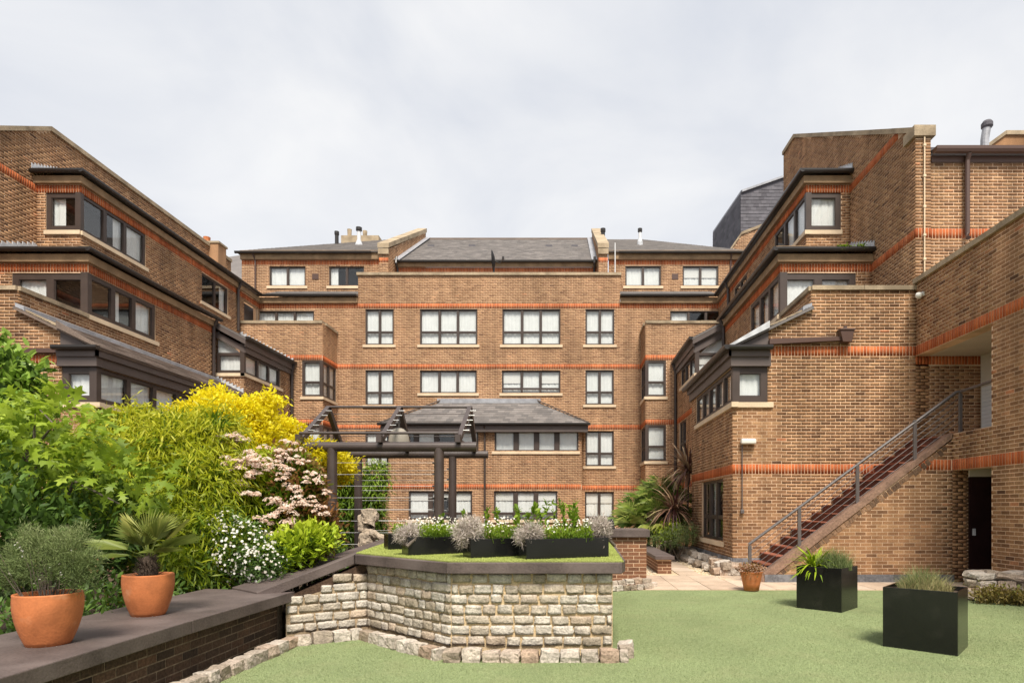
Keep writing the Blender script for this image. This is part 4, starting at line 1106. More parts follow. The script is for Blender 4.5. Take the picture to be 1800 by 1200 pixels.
# ------------------------------------------------------------------ buildings beyond
root = thing('slate_hung_tower', 'grey slate clad tower rising behind the right wing', 'building', (12, 36, 0))
yT = 36.0
c0, c1, c2 = at(1302, 339, yT), at(1381, 312, yT), at(1253, 410, yT + 4.5)
zA, zB = c0[2], c1[2]
def shingle_wall(p0, p1, z0, zt0, zt1, m):
    p0, p1 = np.array(p0), np.array(p1); L = np.linalg.norm(p1 - p0); u = (p1 - p0) / L; n = np.array([u[1], -u[0]])
    V, Fc, T = [], [], []
    for k in range(int((max(zt0, zt1) - z0) / .2)):
        za, zb = z0 + k * .2, z0 + k * .2 + .2
        a = -(k % 2) * .15
        while a < L:
            x0, x1 = max(0, a), min(L, a + .295)
            if x1 > x0 and zb < zt0 + (zt1 - zt0) * x0 / L:
                i = len(V); d = random.uniform(.01, .02)
                V += [(*(p0 + u * x0 + n * d), za), (*(p0 + u * x1 + n * d), za), (*(p0 + u * x1), zb), (*(p0 + u * x0), zb)]
                Fc.append((i, i + 1, i + 2, i + 3)); T.append(random.random())
            a += .3
    return V, Fc, T
for (a, b, za, zb) in (((c2[0], c2[1]), (c0[0], c0[1]), c2[2], zA), ((c0[0], c0[1]), (c1[0] + .5, c1[1]), zA, zB + .2)):
    V, Fc, T = shingle_wall(a, b, 10, za, zb, 'slate_dark')
    obj_np('slate_courses', V, np.array(Fc), 'slate_dark', root, T, kind='stuff')
    mb = MB(); mb.add([(*a, 8), (*b, 8), (*b, zb), (*a, za)], [(0, 1, 2, 3)]); mb.build('wall', 'slate_dark', root)
    mb = MB(); mb.poly([(*a, za), (*b, zb), (*b, zb + .12), (*a, za + .12)], (0.05, -.12, 0)); mb.build('capping', 'lead', root)
mb = MB(); mb.add([(*c0[:2], zA), (c1[0] + .5, c1[1], zB + .2), (c1[0] + .5, 46, zB + .2), (c2[0], c2[1], c2[2])], [(0, 1, 2, 3)]); mb.build('roof', 'lead', root)

root = thing('brick_gable', 'small brick gable with pale coping in front of the slate clad tower', 'building', (11, 33, 10))
g0 = [at(1283, 442, 33), at(1303, 413, 33), at(1345, 397, 33), at(1385, 397, 33), at(1385, 470, 33), at(1283, 470, 33)]
mb = MB(); mb.poly(g0, (0, .3, 0)); mb.build('gable_wall', 'brick_far', root)
BG = Building(root, 'brick_far', 'mortar_far'); BG.wall((g0[0][0], 32.985), (g0[3][0], 32.985), g0[5][2], [(0, g0[0][2]), (g0[1][0] - g0[0][0], g0[1][2]), (g0[2][0] - g0[0][0], g0[2][2]), (g0[3][0] - g0[0][0], g0[3][2])]); BG.finish(0)
for a, b in ((g0[0], g0[1]), (g0[1], g0[2])): 
    coping_run(root, a, b, (0, 1, 0), -.08, .35, .14, 1.2)

root = thing('far_house', 'grey slate roof of a house showing between the left wing and the central block', 'building', (-25, 45, 0))
e = [at(380, 500, 44), at(432, 500, 44), at(432, 447, 50), at(398, 452, 50)]
slate_roof(root, e[0], e[1], e[2], e[3])
mb = MB(); mb.box(-26, -22.5, 44.3, 50, 0, e[0][2] - .1); mb.build('wall', 'brick_far', root)

# ridge ornaments and chimney on the left wing
t = thing('chimney_stack', 'small brick chimney stack at the far end of the left wing parapet', 'chimney', at(372, 443, 26.2))
mb = MB(); mb.box(-.5, .45, -.3, .3, -.9, .25); mb.build('stack', 'brick_far', t, local=True)
mb = MB(); mb.box(-.55, .5, -.34, .34, .25, .33); mb.build('cap', 'coping_stone', t, local=True)
mb = MB(); mb.lathe([(.11, .33), (.14, .62), (0, .64)], (-.2, 0, 0), 10); mb.build('chimney_pot', 'terracotta', t, local=True)
x, y, z = at(1735, 245, 16.5)
t = thing('vent_pipe', 'stout grey vent pipe with a ball cowl on the right roof', 'vent pipe', (x, y, z))
mb = MB(); mb.tube([(-.06, 0, -.8), (-.06, 0, 0), (0, 0, .36)], .10, 12); mb.build('pipe', 'lead', t, local=True)
mb = MB(); mb.lathe([(.10, .28), (.14, .33), (.14, .42), (.10, .48), (0, .5)], (0, 0, 0), 14); mb.build('cowl', 'slate_dark', t, local=True)

# ================================================================== GROUND
def sheet(name, m, pts, z, sub=None):
    mb = MB(); mb.add([(x, y, z) for x, y in pts], [tuple(range(len(pts)))]); return structure(mb.build(name, m))
sheet('ground', 'soil', [(-80, -30), (80, -30), (80, 120), (-80, 120)], -.012)
turf_pts = [(-3.34, -6), (9, -6), (9, 9.2), (7.6, 10.4), (7.3, 11.2), (5.9, 11.62), (1.45, 11.66), (.62, 11.4), (.46, 6.5), (-1.2, 6.3), (-2.4, 7.4), (-3.34, 7.0)]
lawn = sheet('artificial_lawn', 'turf', turf_pts, .004)
def in_poly(x, y, poly):
    c = np.zeros(len(x), bool); j = len(poly) - 1
    for i in range(len(poly)):
        xi, yi = poly[i]; xj, yj = poly[j]
        cond = ((yi > y) != (yj > y)) & (x < (xj - xi) * (y - yi) / (yj - yi + 1e-12) + xi)
        c ^= cond; j = i
    return c
def blades(name, m, poly, z, n, hmin, hmax, parent=None, w=.006, lean=.6, dens=None):
    xs = [p[0] for p in poly]; ys = [p[1] for p in poly]
    x = rng.uniform(min(xs), max(xs), n); y = rng.uniform(min(ys), max(ys), n)
    k = in_poly(x, y, poly)
    if dens is not None: k &= rng.random(n) < dens(x, y)
    x, y = x[k], y[k]; n = len(x)
    a = rng.uniform(0, 2 * PI, n); h = rng.uniform(hmin, hmax, n); ln = rng.uniform(0, lean, n) * h; b = rng.uniform(0, 2 * PI, n)
    V = np.zeros((n, 3, 3))
    V[:, 0] = np.stack([x - np.cos(a) * w, y - np.sin(a) * w, np.full(n, z)], 1)
    V[:, 1] = np.stack([x + np.cos(a) * w, y + np.sin(a) * w, np.full(n, z)], 1)
    V[:, 2] = np.stack([x + np.cos(b) * ln, y + np.sin(b) * ln, z + h], 1)
    return obj_np(name, V.reshape(-1, 3), np.arange(3 * n).reshape(-1, 3), m, parent, rng.random(n), kind='stuff')
blades('lawn_fibres', 'turf_blade', [(-3.3, 4.9), (6.2, 4.9), (7.6, 9.0), (7.6, 10.3), (5.9, 11.6), (1.45, 11.62), (.63, 11.3), (.5, 6.5), (-1.2, 6.3), (-2.4, 7.35), (-3.3, 7.0)], .003, 560000, .006, .012, w=.003, lean=1.3,
       dens=lambda x, y: np.clip((6.8 / y) ** 2, 0, 1))

# paving slabs between lawn and buildings
sheet('paving_bed', 'gravel', [(1.2, 11.55), (12, 11.55), (12, 14.2), (4.6, 14.2), (4.6, 27.6), (.4, 27.6), (.4, 12.4)], -.004)
pave = structure(bpy.data.objects.new('paving', None)); COL.objects.link(pave); WLOC[pave.name] = Vector((0, 0, 0))
def slab(x0, x1, y0, y1):
    g_ = .006; mb = MB()
    dz = random.uniform(0, .004)
    mb.box(x0 + g_, x1 - g_, y0 + g_, y1 - g_, -.03, .012 + dz, random.random()); mb.build('paving_slab', 'paving', pave)
for i in range(11):
    x0 = 1.46 + i * .62
    for (y0, y1) in ((11.68, 13.0), (13.0, 14.14)):
        if x0 > 5.6 and y0 > 12: continue
        slab(x0, x0 + .62, y0, min(y1, 12.82 if x0 > 3.6 else y1))
# the path running back beside the right wing
for j in range(11):
    y0 = 14.16 + j * .9
    for i in range(1):
        slab(2.56 + .012 * j, 3.08 + .012 * j, y0, y0 + .9)
# loose gravel beside the path
n = 9000
gy = rng.uniform(13.2, 25.5, n); gx_ = rng.uniform(1.6, 3.5, n)
keep = (gx_ > 3.08) | (gx_ < 2.08)
keep &= (gy > 14.0) | (gx_ > 3.3)
gy, gx_ = gy[keep], gx_[keep]; n = len(gy)
s_ = rng.uniform(.012, .035, n)
octv = np.array([(1, 0, 0), (0, 1, 0), (-1, 0, 0), (0, -1, 0), (0, 0, .7), (0, 0, -.7)]); octf = np.array([(0, 1, 4), (1, 2, 4), (2, 3, 4), (3, 0, 4)])
a = rng.uniform(0, 6.28, n)
rot = np.stack([np.stack([np.cos(a), -np.sin(a), 0 * a], 1), np.stack([np.sin(a), np.cos(a), 0 * a], 1), np.stack([0 * a, 0 * a, 1 + 0 * a], 1)], 1)
V = np.einsum('nij,kj->nki', rot, octv) * s_[:, None, None] + np.stack([gx_, gy, .004 + 0 * gx_], 1)[:, None, :]
o = obj_np('gravel', V.reshape(-1, 3), (np.arange(n)[:, None, None] * 6 + octf[None]).reshape(-1, 3), 'gravel', None, np.repeat(rng.random(n), 4), kind='stuff')

# ================================================================== STONES
from mathutils import noise as mnoise
def rock_mesh(seed, sx, sy, sz, m, tint, rough=.06, sub=2, sharp=.75):
    """a squared lump of stone: subdivided box, rounded and jittered; flat back allowed"""
    import bmesh
    bm = bmesh.new(); bmesh.ops.create_cube(bm, size=1.0)
    bmesh.ops.subdivide_edges(bm, edges=bm.edges[:], cuts=sub, use_grid_fill=True)
    for v in bm.verts:
        p = v.co.copy()
        r = p.length
        sph = p.normalized() * .62
        p = p * sharp + sph * (1 - sharp)
        nv = mnoise.noise_vector(p * 2.6 + Vector((seed * 7.1, seed * 3.3, seed * 1.7)))
        nv2 = mnoise.noise_vector(p * 6 + Vector((seed * 2.1, seed, seed * 5.7)))
        p = p + nv * rough * 1.6 + nv2 * rough * .7
        v.co = Vector((p.x * sx, p.y * sy, p.z * sz))
    me = bpy.data.meshes.new('stone'); bm.to_mesh(me); bm.free()
    at_ = me.attributes.new('tint', 'FLOAT', 'FACE'); at_.data.foreach_set('value', np.full(len(me.polygons), tint, np.float32))
    me.materials.append(MATS[m])
    if m == 'granite': me.polygons.foreach_set('use_smooth', np.ones(len(me.polygons), dtype=bool))
    return me
STONES = {m: [rock_mesh(i, 1, 1, 1, m, (i + .5) / 14, .055, 3 if m == 'granite' else 2, .90 if m == 'granite' else .82) for i in range(14)] for m in ('granite', 'edging')}
def stone(parent, m, c, size, rz, tilt=0.0, name='stone'):
    o = bpy.data.objects.new(name, random.choice(STONES[m]))
    base = WLOC.get(parent.name, Vector())
    o.parent = parent; o.location = Vector(c) - base
    o.scale = size
    o.rotation_euler = (random.gauss(0, tilt), random.gauss(0, tilt), rz + random.choice((0, PI)) )
    COL.objects.link(o)
    return o

# raised bed faced with granite setts
L0, L1, L2, L3 = (-3.24, 7.13), (-2.44, 7.57), (-1.22, 6.50), (.47, 6.50)
L4 = (.62, 11.2)
bed = thing('raised_bed', 'raised bed faced with rough granite blocks, turf on top under a dark coping', 'raised bed', (-1, 7, 0))
mb = MB()
def face(mb, a, b, z0, za, zb, n_off=0.0):
    mb.quad((*a, z0), (*b, z0), (*b, zb), (*a, za))
face(mb, L1, L2, 0, .87, .87); face(mb, L2, L3, 0, .87, .87)
mb.build('mortar_face', 'sand_mortar', bed)
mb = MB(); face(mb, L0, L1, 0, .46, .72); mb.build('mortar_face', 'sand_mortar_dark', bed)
mb = MB(); mb.poly([(L0[0], L0[1] + .04, 0), (L1[0], L1[1] + .04, 0), (L1[0], L1[1] + .04, .9), (L0[0], L0[1] + .04, .52)], (-.1, .2, 0)); mb.build('backing_wall', 'dark_brick', bed)
mb = MB(); face(mb, L3, L4, 0, .87, .87); mb.build('side_wall', 'stair_side', bed)
def stone_rows(a, b, rows, ztop=None, d=.035, wmin=.13, wmax=.265):
    a, b = np.array(a), np.array(b); L = np.linalg.norm(b - a); u = (b - a) / L; n = np.array([u[1], -u[0]]); rz = math.atan2(u[1], u[0])
    z = .105
    for k, h in enumerate(rows):
        x = -random.uniform(0, .12)
        while x < L - .02:
            w = random.uniform(wmin, wmax)
            x0, x1 = max(0, x), min(L, x + w)
            if L - x1 < .07: x1 = L
            if x1 - x0 > .05 and (ztop is None or z + h * .6 < ztop(x0 / L, x1 / L)):
                c = a + u * (x0 + x1) / 2 + n * (d - .093)
                stone(bed, 'granite', (c[0], c[1], z + h / 2 + random.gauss(0, .004)), ((x1 - x0) - random.uniform(.011, .022), .15 + random.uniform(-.006, .018), h - random.uniform(.011, .020)), rz, .012)
            x = x1 + .004
        z += h
hs = [.108, .112, .105, .112, .105, .11, .108]
stone_rows(L2, L3, hs); stone_rows(L1, L2, hs)
stone_rows(L0, L1, hs[:6], ztop=lambda p, q: .50 + .16 * (p + q) , d=.03)
# coping of the bed: front, bend, and the ramp that links to the left wall
def coping_slab(parent, poly, zs, th, name='coping_slab'):
    """slab with top outline poly (x,y) at heights zs, thickness th"""
    n = len(poly)
    mb = MB(); mb.add([(p[0], p[1], z) for p, z in zip(poly, zs)] + [(p[0], p[1], z - th) for p, z in zip(poly, zs)],
                      [tuple(range(n)), tuple(range(2 * n - 1, n - 1, -1))] + [(n + i, n + (i + 1) % n, (i + 1) % n, i) for i in range(n)])
    o = mb.build(name, 'bed_coping', parent, bevel=.008); return o
co = .10
C1, C2, C3 = (-2.57, 7.50), (-1.26, 6.39), (.56, 6.39)
zc = .985
coping_slab(bed, [C1, C2, (-1.16, 6.68), (-2.45, 7.78)], [zc] * 4, .115)
coping_slab(bed, [(C2[0] + .006, C2[1]), C3, (.62, 6.68), (-1.154, 6.68)], [zc] * 4, .115)
coping_slab(bed, [(.345, 6.686), (.62, 6.686), (.78, 11.1), (.46, 11.1)], [zc] * 4, .115)
coping_slab(bed, [(-2.58, 7.51), (-2.46, 7.79), (-3.05, 11.6), (-3.42, 11.75)], [zc - .002] * 4, .115)
# the ramped piece
coping_slab(bed, [(-3.50, 6.98), (-2.585, 7.505), (-3.425, 11.74), (-4.02, 7.42)], [.60, zc - .001, zc - .001, .60], .115)
# turf on the bed, hanging a little over the coping
tb = [(-2.60, 7.62), (-1.24, 6.44), (.58, 6.44), (.70, 10.9), (-3.1, 11.5)]
mb = MB(); mb.add([(x, y, zc + .014) for x, y in tb] + [(x, y, zc + .001) for x, y in tb], [tuple(range(5))] + [(5 + i, 5 + (i + 1) % 5, (i + 1) % 5, i) for i in range(5)])
mb.build('turf_mat', 'turf_bright', bed)
blades('turf_fibres', 'bed_blade', tb, zc + .012, 60000, .006, .015, bed, w=.004, lean=1.2)

# edging stones along the foot of the walls
edge = thing('stone_edging', 'row of pale granite edging stones along the foot of the raised bed and left wall', 'edging', (-1, 6.3, 0))
def edging(parent, pts, w=(.17, .23), h=.125, d=.15, lift=.055, m='edging'):
    for a, b in zip(pts[:-1], pts[1:]):
        a, b = np.array(a), np.array(b); L = np.linalg.norm(b - a); u = (b - a) / L; x = 0; rz = math.atan2(u[1], u[0])
        while x < L - .05:
            ww = min(random.uniform(*w), L - x)
            if L - x - ww < .08: ww = L - x
            c = a + u * (x + ww / 2)
            stone(parent, m, (c[0], c[1], lift + random.uniform(-.012, .012)), (ww - .018, d * random.uniform(.85, 1.15), h * random.uniform(.9, 1.12)), rz + random.gauss(0, .06), .05)
            x += ww
edging(edge, [(-3.20, 3.2), (-3.16, 5.5), (-3.08, 6.95)])
edging(edge, [(-3.08, 6.98), (-2.44, 7.36)])
edging(edge, [(-2.42, 7.32), (-1.28, 6.30)])
edging(edge, [(-1.26, 6.26), (.62, 6.26)], w=(.185, .21), h=.125)
edging(edge, [(.60, 6.36), (.63, 6.75)])

# left planter wall of dark brick with a broad coping
lw = thing('planter_wall', 'low dark brick planter wall with a broad grey coping along the left of the lawn', 'garden wall', (-3.3, 4.5, 0))
BW = Building(lw, 'dark_brick', 'dark_mortar')
BW.wall((-3.33, 1.2), (-3.33, 7.10), 0, .465, (), (), pick=True)
BW.wall((-3.33, 7.10), (-3.6, 7.35), 0, .465, (), ())
BW.finish(300)
mb = MB(); mb.box(-4.35, -3.36, 1.2, 7.3, -.02, .462); mb.build('wall_core', 'dark_mortar', lw)
coping_slab(lw, [(-4.35, 1.0), (-3.24, 1.0), (-3.24, 3.2), (-4.35, 3.2)], [.58] * 4, .115)
coping_slab(lw, [(-4.35, 3.205), (-3.24, 3.205), (-3.24, 5.35), (-4.35, 5.35)], [.58] * 4, .115)
coping_slab(lw, [(-4.35, 5.355), (-3.24, 5.355), (-3.18, 7.24), (-4.35, 7.45)], [.58] * 4, .115)

# brick end pier behind the raised bed, with cobbles at its foot
pier = thing('brick_pier', 'short reddish brick garden wall with dark coping behind the raised bed right end', 'garden wall', (1.1, 12.3, 0))
BP = Building(pier, 'pier_brick', 'mortar')
BP.wall((.30, 12.3), (1.56, 12.3), 0, .97, (), (), pick=True)
BP.wall((1.56, 12.3), (1.56, 13.2), 0, .97, (), ())
BP.finish(300)
coping_slab(pier, [(.25, 12.20), (1.62, 12.22), (1.62, 13.2), (.25, 13.2)], [1.12] * 4, .15)
edge2 = thing('stone_edging', 'two courses of small cobbles at the foot of the reddish brick end wall', 'edging', (1.1, 11.6, 0))
edging(edge2, [(.74, 11.45), (1.62, 11.9)], w=(.13, .2), h=.10, d=.14, lift=.05)
edging(edge2, [(.76, 11.56), (1.60, 12.0)], w=(.15, .2), h=.10, d=.14, lift=.145)
edging(edge2, [(1.50, 12.12), (1.75, 12.14)], w=(.12, .14), h=.1, d=.12, lift=.05)

# low brick planter wall beside the gravel path
lowp = thing('low_brick_wall', 'low brick wall with a dark coping running back beside the gravel path', 'garden wall', (2.2, 15, 0))
BQ = Building(lowp, 'pier_brick', 'mortar')
BQ.wall((2.12, 14.6), (2.44, 14.6), 0, .33, (), (), pick=True)
BQ.wall((2.12, 20), (2.12, 14.6), 0, .33, (), (), pick=True)
BQ.finish(300)
coping_slab(lowp, [(2.05, 14.50), (2.50, 14.50), (2.50, 17.2), (2.05, 17.2)], [.42] * 4, .085)
coping_slab(lowp, [(2.05, 17.205), (2.50, 17.205), (2.50, 20.0), (2.05, 20.0)], [.42] * 4, .085)

# loose rock edging under the right wing
rk = thing('rock_edging', 'loose stack of grey broken rocks edging the bed under the right wing', 'rocks', (3.5, 16, 0))
for k in range(44):
    y = 14.35 + (k % 22) * .42 + random.uniform(-.1, .1)
    x = 3.46 + .006 * (y - 14) + random.uniform(-.08, .08) - (0 if k < 22 else -.12)
    sz = random.uniform(.16, .3)
    stone(rk, 'edging', (x, y, .09 if k < 22 else .25), (sz, random.uniform(.22, .42), random.uniform(.14, .2)), random.uniform(-.5, .5), .15, 'rock')
for k in range(8):
    stone(rk, 'edging', (3.45 + random.uniform(0, .45), 14.2 + random.uniform(-.12, .1), .08 + .15 * (k // 4)), (random.uniform(.18, .28), random.uniform(.18, .26), random.uniform(.13, .17)), random.uniform(-.5, .5), .12, 'rock')
# rockery of broken paving at the right edge
rk2 = thing('rockery', 'heap of broken pale concrete at the right edge of the lawn near the dark door', 'rocks', (7.7, 10.6, 0))
for k in range(46):
    a = random.uniform(0, 1)
    lay = k // 16
    x = 6.80 + random.uniform(0, 1.8) + lay * .18
    y = 10.55 - .5 * (x - 6.8) + random.uniform(-.1, .35) + lay * .15
    flat = random.random() < .5
    stone(rk2, 'edging' if random.random() < .7 else 'granite', (x, y, .09 + lay * .15), (random.uniform(.25, .5), random.uniform(.2, .35), random.uniform(.09, .13) if flat else random.uniform(.14, .2)), random.uniform(-.8, .8), .12, 'rock')

# ================================================================== PERGOLA
pg = thing('pergola', 'dark brown steel pergola on round posts with three open triangular frames', 'pergola', (-3.5, 13, 0))
yf_, yb_, zb_ = 12.0, 14.0, 2.73
def tubepart(name, pts, r, m='steel_brown', n=16):
    mb = MB(); mb.tube(pts, r, n); o = mb.build(name, m, pg)
    return o
tubepart('beam', [(-5.30, yf_, zb_), (-1.76, yf_, zb_)], .094, n=20)
tubepart('beam', [(-5.25, yb_, zb_ + .02), (-1.80, yb_, zb_ + .02)], .085, n=20)
fp = [(-4.56, yf_), (-2.49, yf_)]; bp = [(-4.73, yb_), (-2.60, yb_)]
for x, y in fp + bp: tubepart('post', [(x, y, 0), (x, y, zb_ - .03)], .094 if y == yf_ else .088, n=18)
ap = 3.73
for x in (-5.14, -3.60, -2.10):
    tw = .045
    mb = MB(); mb.poly([(x - tw, yf_ - .12, 2.88), (x - tw, 13.30, ap), (x - tw, 13.40, ap - .06), (x - tw, yf_ + .05, 2.86)], (2 * tw, 0, 0)); mb.build('rafter', 'steel_brown', pg)
    mb = MB(); mb.poly([(x - tw, 13.33, ap + .01), (x - tw, 14.25, 2.84), (x - tw, 14.10, 2.84), (x - tw, 13.25, ap - .09)], (2 * tw, 0, 0)); mb.build('rafter', 'steel_brown', pg)
    mb = MB(); mb.box(x - .05, x + .05, yf_ - .2, yf_ - .1, 2.80, 2.95); mb.box(x - .04, x + .04, yf_ - .10, 14.2, 2.80, 2.87); mb.build('tie', 'steel_brown', pg)
    mb = MB(); mb.box(x - .03, x + .03, yf_ - .03, yf_ + .03, zb_ + .08, 2.80); mb.box(x - .03, x + .03, yb_ - .03, yb_ + .03, zb_ + .08, 2.80); mb.build('bracket', 'steel_brown', pg)
for (y, z, r) in ((13.31, ap - .02, .028), (yf_ - .12, 2.98, .026), (14.2, 2.95, .026)):
    tubepart('rail', [(-5.14, y, z), (-2.10, y, z)], r, n=8)
for k in range(5):                 # slim rods between the frames
    f = (k + 1) / 6
    y = yf_ - .05 + (13.33 - yf_) * f; z = 2.95 + (ap - 2.95) * f + .02
    for x in (-5.14, -3.60, -2.10):
        mb = MB(); mb.tube([(x + .05, y, z - .03), (x + .17, y, z - .03)], .009, 6); mb.build('rod_stub', 'wire', pg)
    y2 = 14.2 - (14.2 - 13.35) * f; z2 = 2.86 + (ap - 2.86) * f
    tubepart('rod', [(-5.14, y2, z2), (-2.10, y2, z2)], .008, 'steel_brown', 6)
for k in range(10):
    z = 2.42 - k * .225
    if z < .15: break
    tubepart('wire', [(-4.56 + .09, yf_, z), (-2.49 - .09, yf_, z)], .0038, 'wire', 5)
    tubepart('wire', [(-4.73 + .085, yb_, z - .03), (-2.60 - .085, yb_, z - .03)], .0038, 'wire', 5)
    for x, y in ((-2.49, yf_), (-2.60, yb_)):
        mb = MB(); mb.tube([(x - .13, y, z), (x - .08, y, z)], .02, 6); mb.build('bolt', 'gutter_black', pg)
# hanging bell shaped lamp
bell = thing('hanging_bell', 'cream bell shaped lamp hanging under the pergola ridge', 'hanging lamp', (-3.62, 13.3, 2.8))
mb = MB(); mb.lathe([(.0, .46), (.05, .455), (.10, .44), (.165, .38), (.205, .28), (.225, .14), (.24, .02), (.25, 0), (.225, 0), (.20, .2), (.14, .36), (0, .42)], (0, 0, 0), 28); mb.build('shade', 'bell_cream', bell, local=True, smooth=True)
mb = MB(); mb.tube([(0, 0, .44), (0, 0, .88)], .022, 8); mb.build('stem', 'rail_grey', bell, local=True)

# ================================================================== POTS, PLANTERS, TROUGHS
def pot(label, loc, rt, rb, h, group=None, soil_z=.9):
    t = thing('terracotta_pot', label, 'plant pot', loc)
    pr = []
    for i in range(13):
        f = i / 12
        pr.append((rt * (1 - (1 - f) ** 2.1 * (1 - rb / rt) - .025 * max(0, f - .75) * 4), h * f))
    prof = [(0, 0), (rb * .96, 0)] + pr + [(rt * .978, h + .008), (rt * .955, h + .012), (rt - .028, h + .006), (rt - .035, h - .03), (rt * .85, h * .8)]
    mb = MB(); mb.lathe(prof, (0, 0, 0), 40); mb.build('bowl', 'terracotta', t, local=True, smooth=True)
    mb = MB(); mb.lathe([(rt * .90, h * soil_z), (rt * .5, h * soil_z + .02), (0, h * soil_z + .03)], (0, 0, 0), 24); mb.build('soil', 'soil', t, local=True)
    return t
pot('large rounded terracotta pot with a rosemary bush, nearest on the left coping', (-3.70, 4.42, .58), .206, .128, .355)
pot('rounded terracotta pot holding the small palm, second on the left coping', (-3.80, 5.62, .58), .206, .130, .36)
t = thing('terracotta_pot', 'small tapered terracotta pot of pink flowers by the foot of the stairs', 'plant pot', (3.42, 11.55, .016))
mb = MB(); mb.lathe([(0, 0), (.135, 0), (.16, .13), (.19, .27), (.205, .335), (.212, .345), (.205, .35), (.185, .34), (.17, .25)], (0, 0, 0), 32); mb.build('bowl', 'terracotta', t, local=True, smooth=True)
mb = MB(); mb.lathe([(.185, .30), (0, .33)], (0, 0, 0), 20); mb.build('soil', 'soil', t, local=True)

def planter(label, loc, rz, sx, sy, h):
    t = thing('black_planter', label, 'planter', loc, rz)
    w = .02
    for (x0, x1, y0, y1) in ((0, sx, 0, w), (0, sx, sy - w, sy), (0, w, w + .001, sy - w - .001), (sx - w, sx, w + .001, sy - w - .001)):
        mb = MB(); mb.box(x0, x1, y0, y1, 0, h); mb.build('panel', 'black_panel', t, local=True, bevel=.003)
    mb = MB(); mb.box(w, sx - w, w, sy - w, .02, h - .05); mb.build('soil', 'soil', t, local=True)
    return t
# corner nearest the camera is the right end of the front panel
def planter_at(label, fl, fr, depth, h, z=.004):
    fl, fr = np.array(fl), np.array(fr); d = fr - fl
    return planter(label, (fl[0], fl[1], z), math.atan2(d[1], d[0]), float(np.linalg.norm(d)), depth, h)
planter_at('near black cube planter with dry grass on the lawn', (3.52, 6.93), (4.06, 6.455), .60, .665)
planter_at('black cube planter with strappy leaves, farther back on the lawn', (3.54, 9.60), (4.03, 9.13), .67, .65)
ZB = zc + .016
def trough(label, fl, ang, L, d, h):
    return planter(label, (fl[0], fl[1], ZB), ang, L, d, h)
TR = [((-.44, 6.60), .40, .98, .26, .215), ((-1.06, 6.78), .50, 1.0, .26, .205), ((-1.84, 7.16), .55, 1.0, .26, .205), ((-2.36, 8.15), .5, .9, .26, .20)]
for (fl, an, L_, d_, h_), lb in zip(TR, ('black trough nearest the right end of the raised bed, grey bushes and white daisies', 'middle black trough on the raised bed, partly behind the right one',
                                         'left black trough on the raised bed with bright green daisies', 'small black trough end at the back left corner of the raised bed')):
    trough(lb, fl, an, L_, d_, h_)

# black bag on the brick pier
x, y, z = .83, 12.6, 1.12
t = thing('black_bag', 'small black bag with a pale curved handle on the end wall coping', 'bag', (x, y, z))
mb = MB(); mb.poly([(-.15, -.06, 0), (.13, -.06, 0), (.10, -.06, .17), (.06, -.06, .21), (.0, -.06, .18), (-.12, -.06, .16)], (0, .14, 0)); mb.build('body', 'black_matt', t, local=True, bevel=.02)
mb = MB(); mb.tube([(-.13 + .045 * (1 - math.cos(a)), -.075, .10 - .06 * math.sin(a)) for a in [PI * k / 8 for k in range(9)]], .012, 6); mb.build('handle', 'plastic_white', t, local=True)

# weathered stone figure by the pergola: one skinned body
x, y, z = -3.85, 11.95, .70
st = thing('stone_statue', 'weathered pale stone garden figure reaching an arm forward, beside the pergola post', 'statue', (x, y, 0))
pts = [(0, 0, .62), (0, 0, .85), (.02, 0, 1.02), (.03, 0, 1.14), (.05, -.02, 1.26), (.05, -.02, 1.36), (.10, -.10, 1.06), (.26, -.16, 1.00), (.40, -.18, .93), (.52, -.18, .90), (-.10, .05, 1.02), (-.13, .02, .84), (-.06, -.06, .72), (.0, 0, .30), (0, 0, .02), (.14, -.05, .52), (.22, -.08, .30)]
eds = [(0, 1), (1, 2), (2, 3), (3, 4), (4, 5), (2, 6), (6, 7), (7, 8), (8, 9), (2, 10), (10, 11), (11, 12), (0, 13), (13, 14), (0, 15), (15, 16)]
rad = [.16, .15, .16, .10, .11, .09, .085, .075, .06, .035, .09, .075, .06, .18, .2, .12, .1]
me = bpy.data.meshes.new('figure'); me.from_pydata(pts, eds, []); me.update()
so = bpy.data.objects.new('figure', me); link(so, st)
me.materials.append(MATS['statue_stone'])
sk = so.modifiers.new('skin', 'SKIN')
for i, r_ in enumerate(rad): me.skin_vertices[0].data[i].radius = (r_, r_)
me.skin_vertices[0].data[0].use_root = True
sb_ = so.modifiers.new('sub', 'SUBSURF'); sb_.levels = 2; sb_.render_levels = 2
tx = bpy.data.textures.new('weather', 'CLOUDS'); tx.noise_scale = .12
dm = so.modifiers.new('weather', 'DISPLACE'); dm.texture = tx; dm.strength = .09; dm.mid_level = .5
for k, (hx_, hy_, hz_, hr) in enumerate(((.02, .03, 1.40, .26), (-.08, .06, 1.30, .22), (-.09, .03, 1.18, .19), (.10, .02, 1.38, .18), (-.04, .08, 1.08, .20))):
    o = bpy.data.objects.new('hair', rock_mesh(40 + k, 1, 1, 1, 'statue_stone', .5, .09, 3, .55)); link(o, st)
    o.location = (hx_, hy_, hz_); o.scale = (hr, hr, hr * .95)
o = bpy.data.objects.new('plinth', rock_mesh(50, 1, 1, 1, 'statue_stone', .5, .05, 3, .8)); link(o, st)
o.location = (.05, 0, .2); o.scale = (.6, .5, .5)

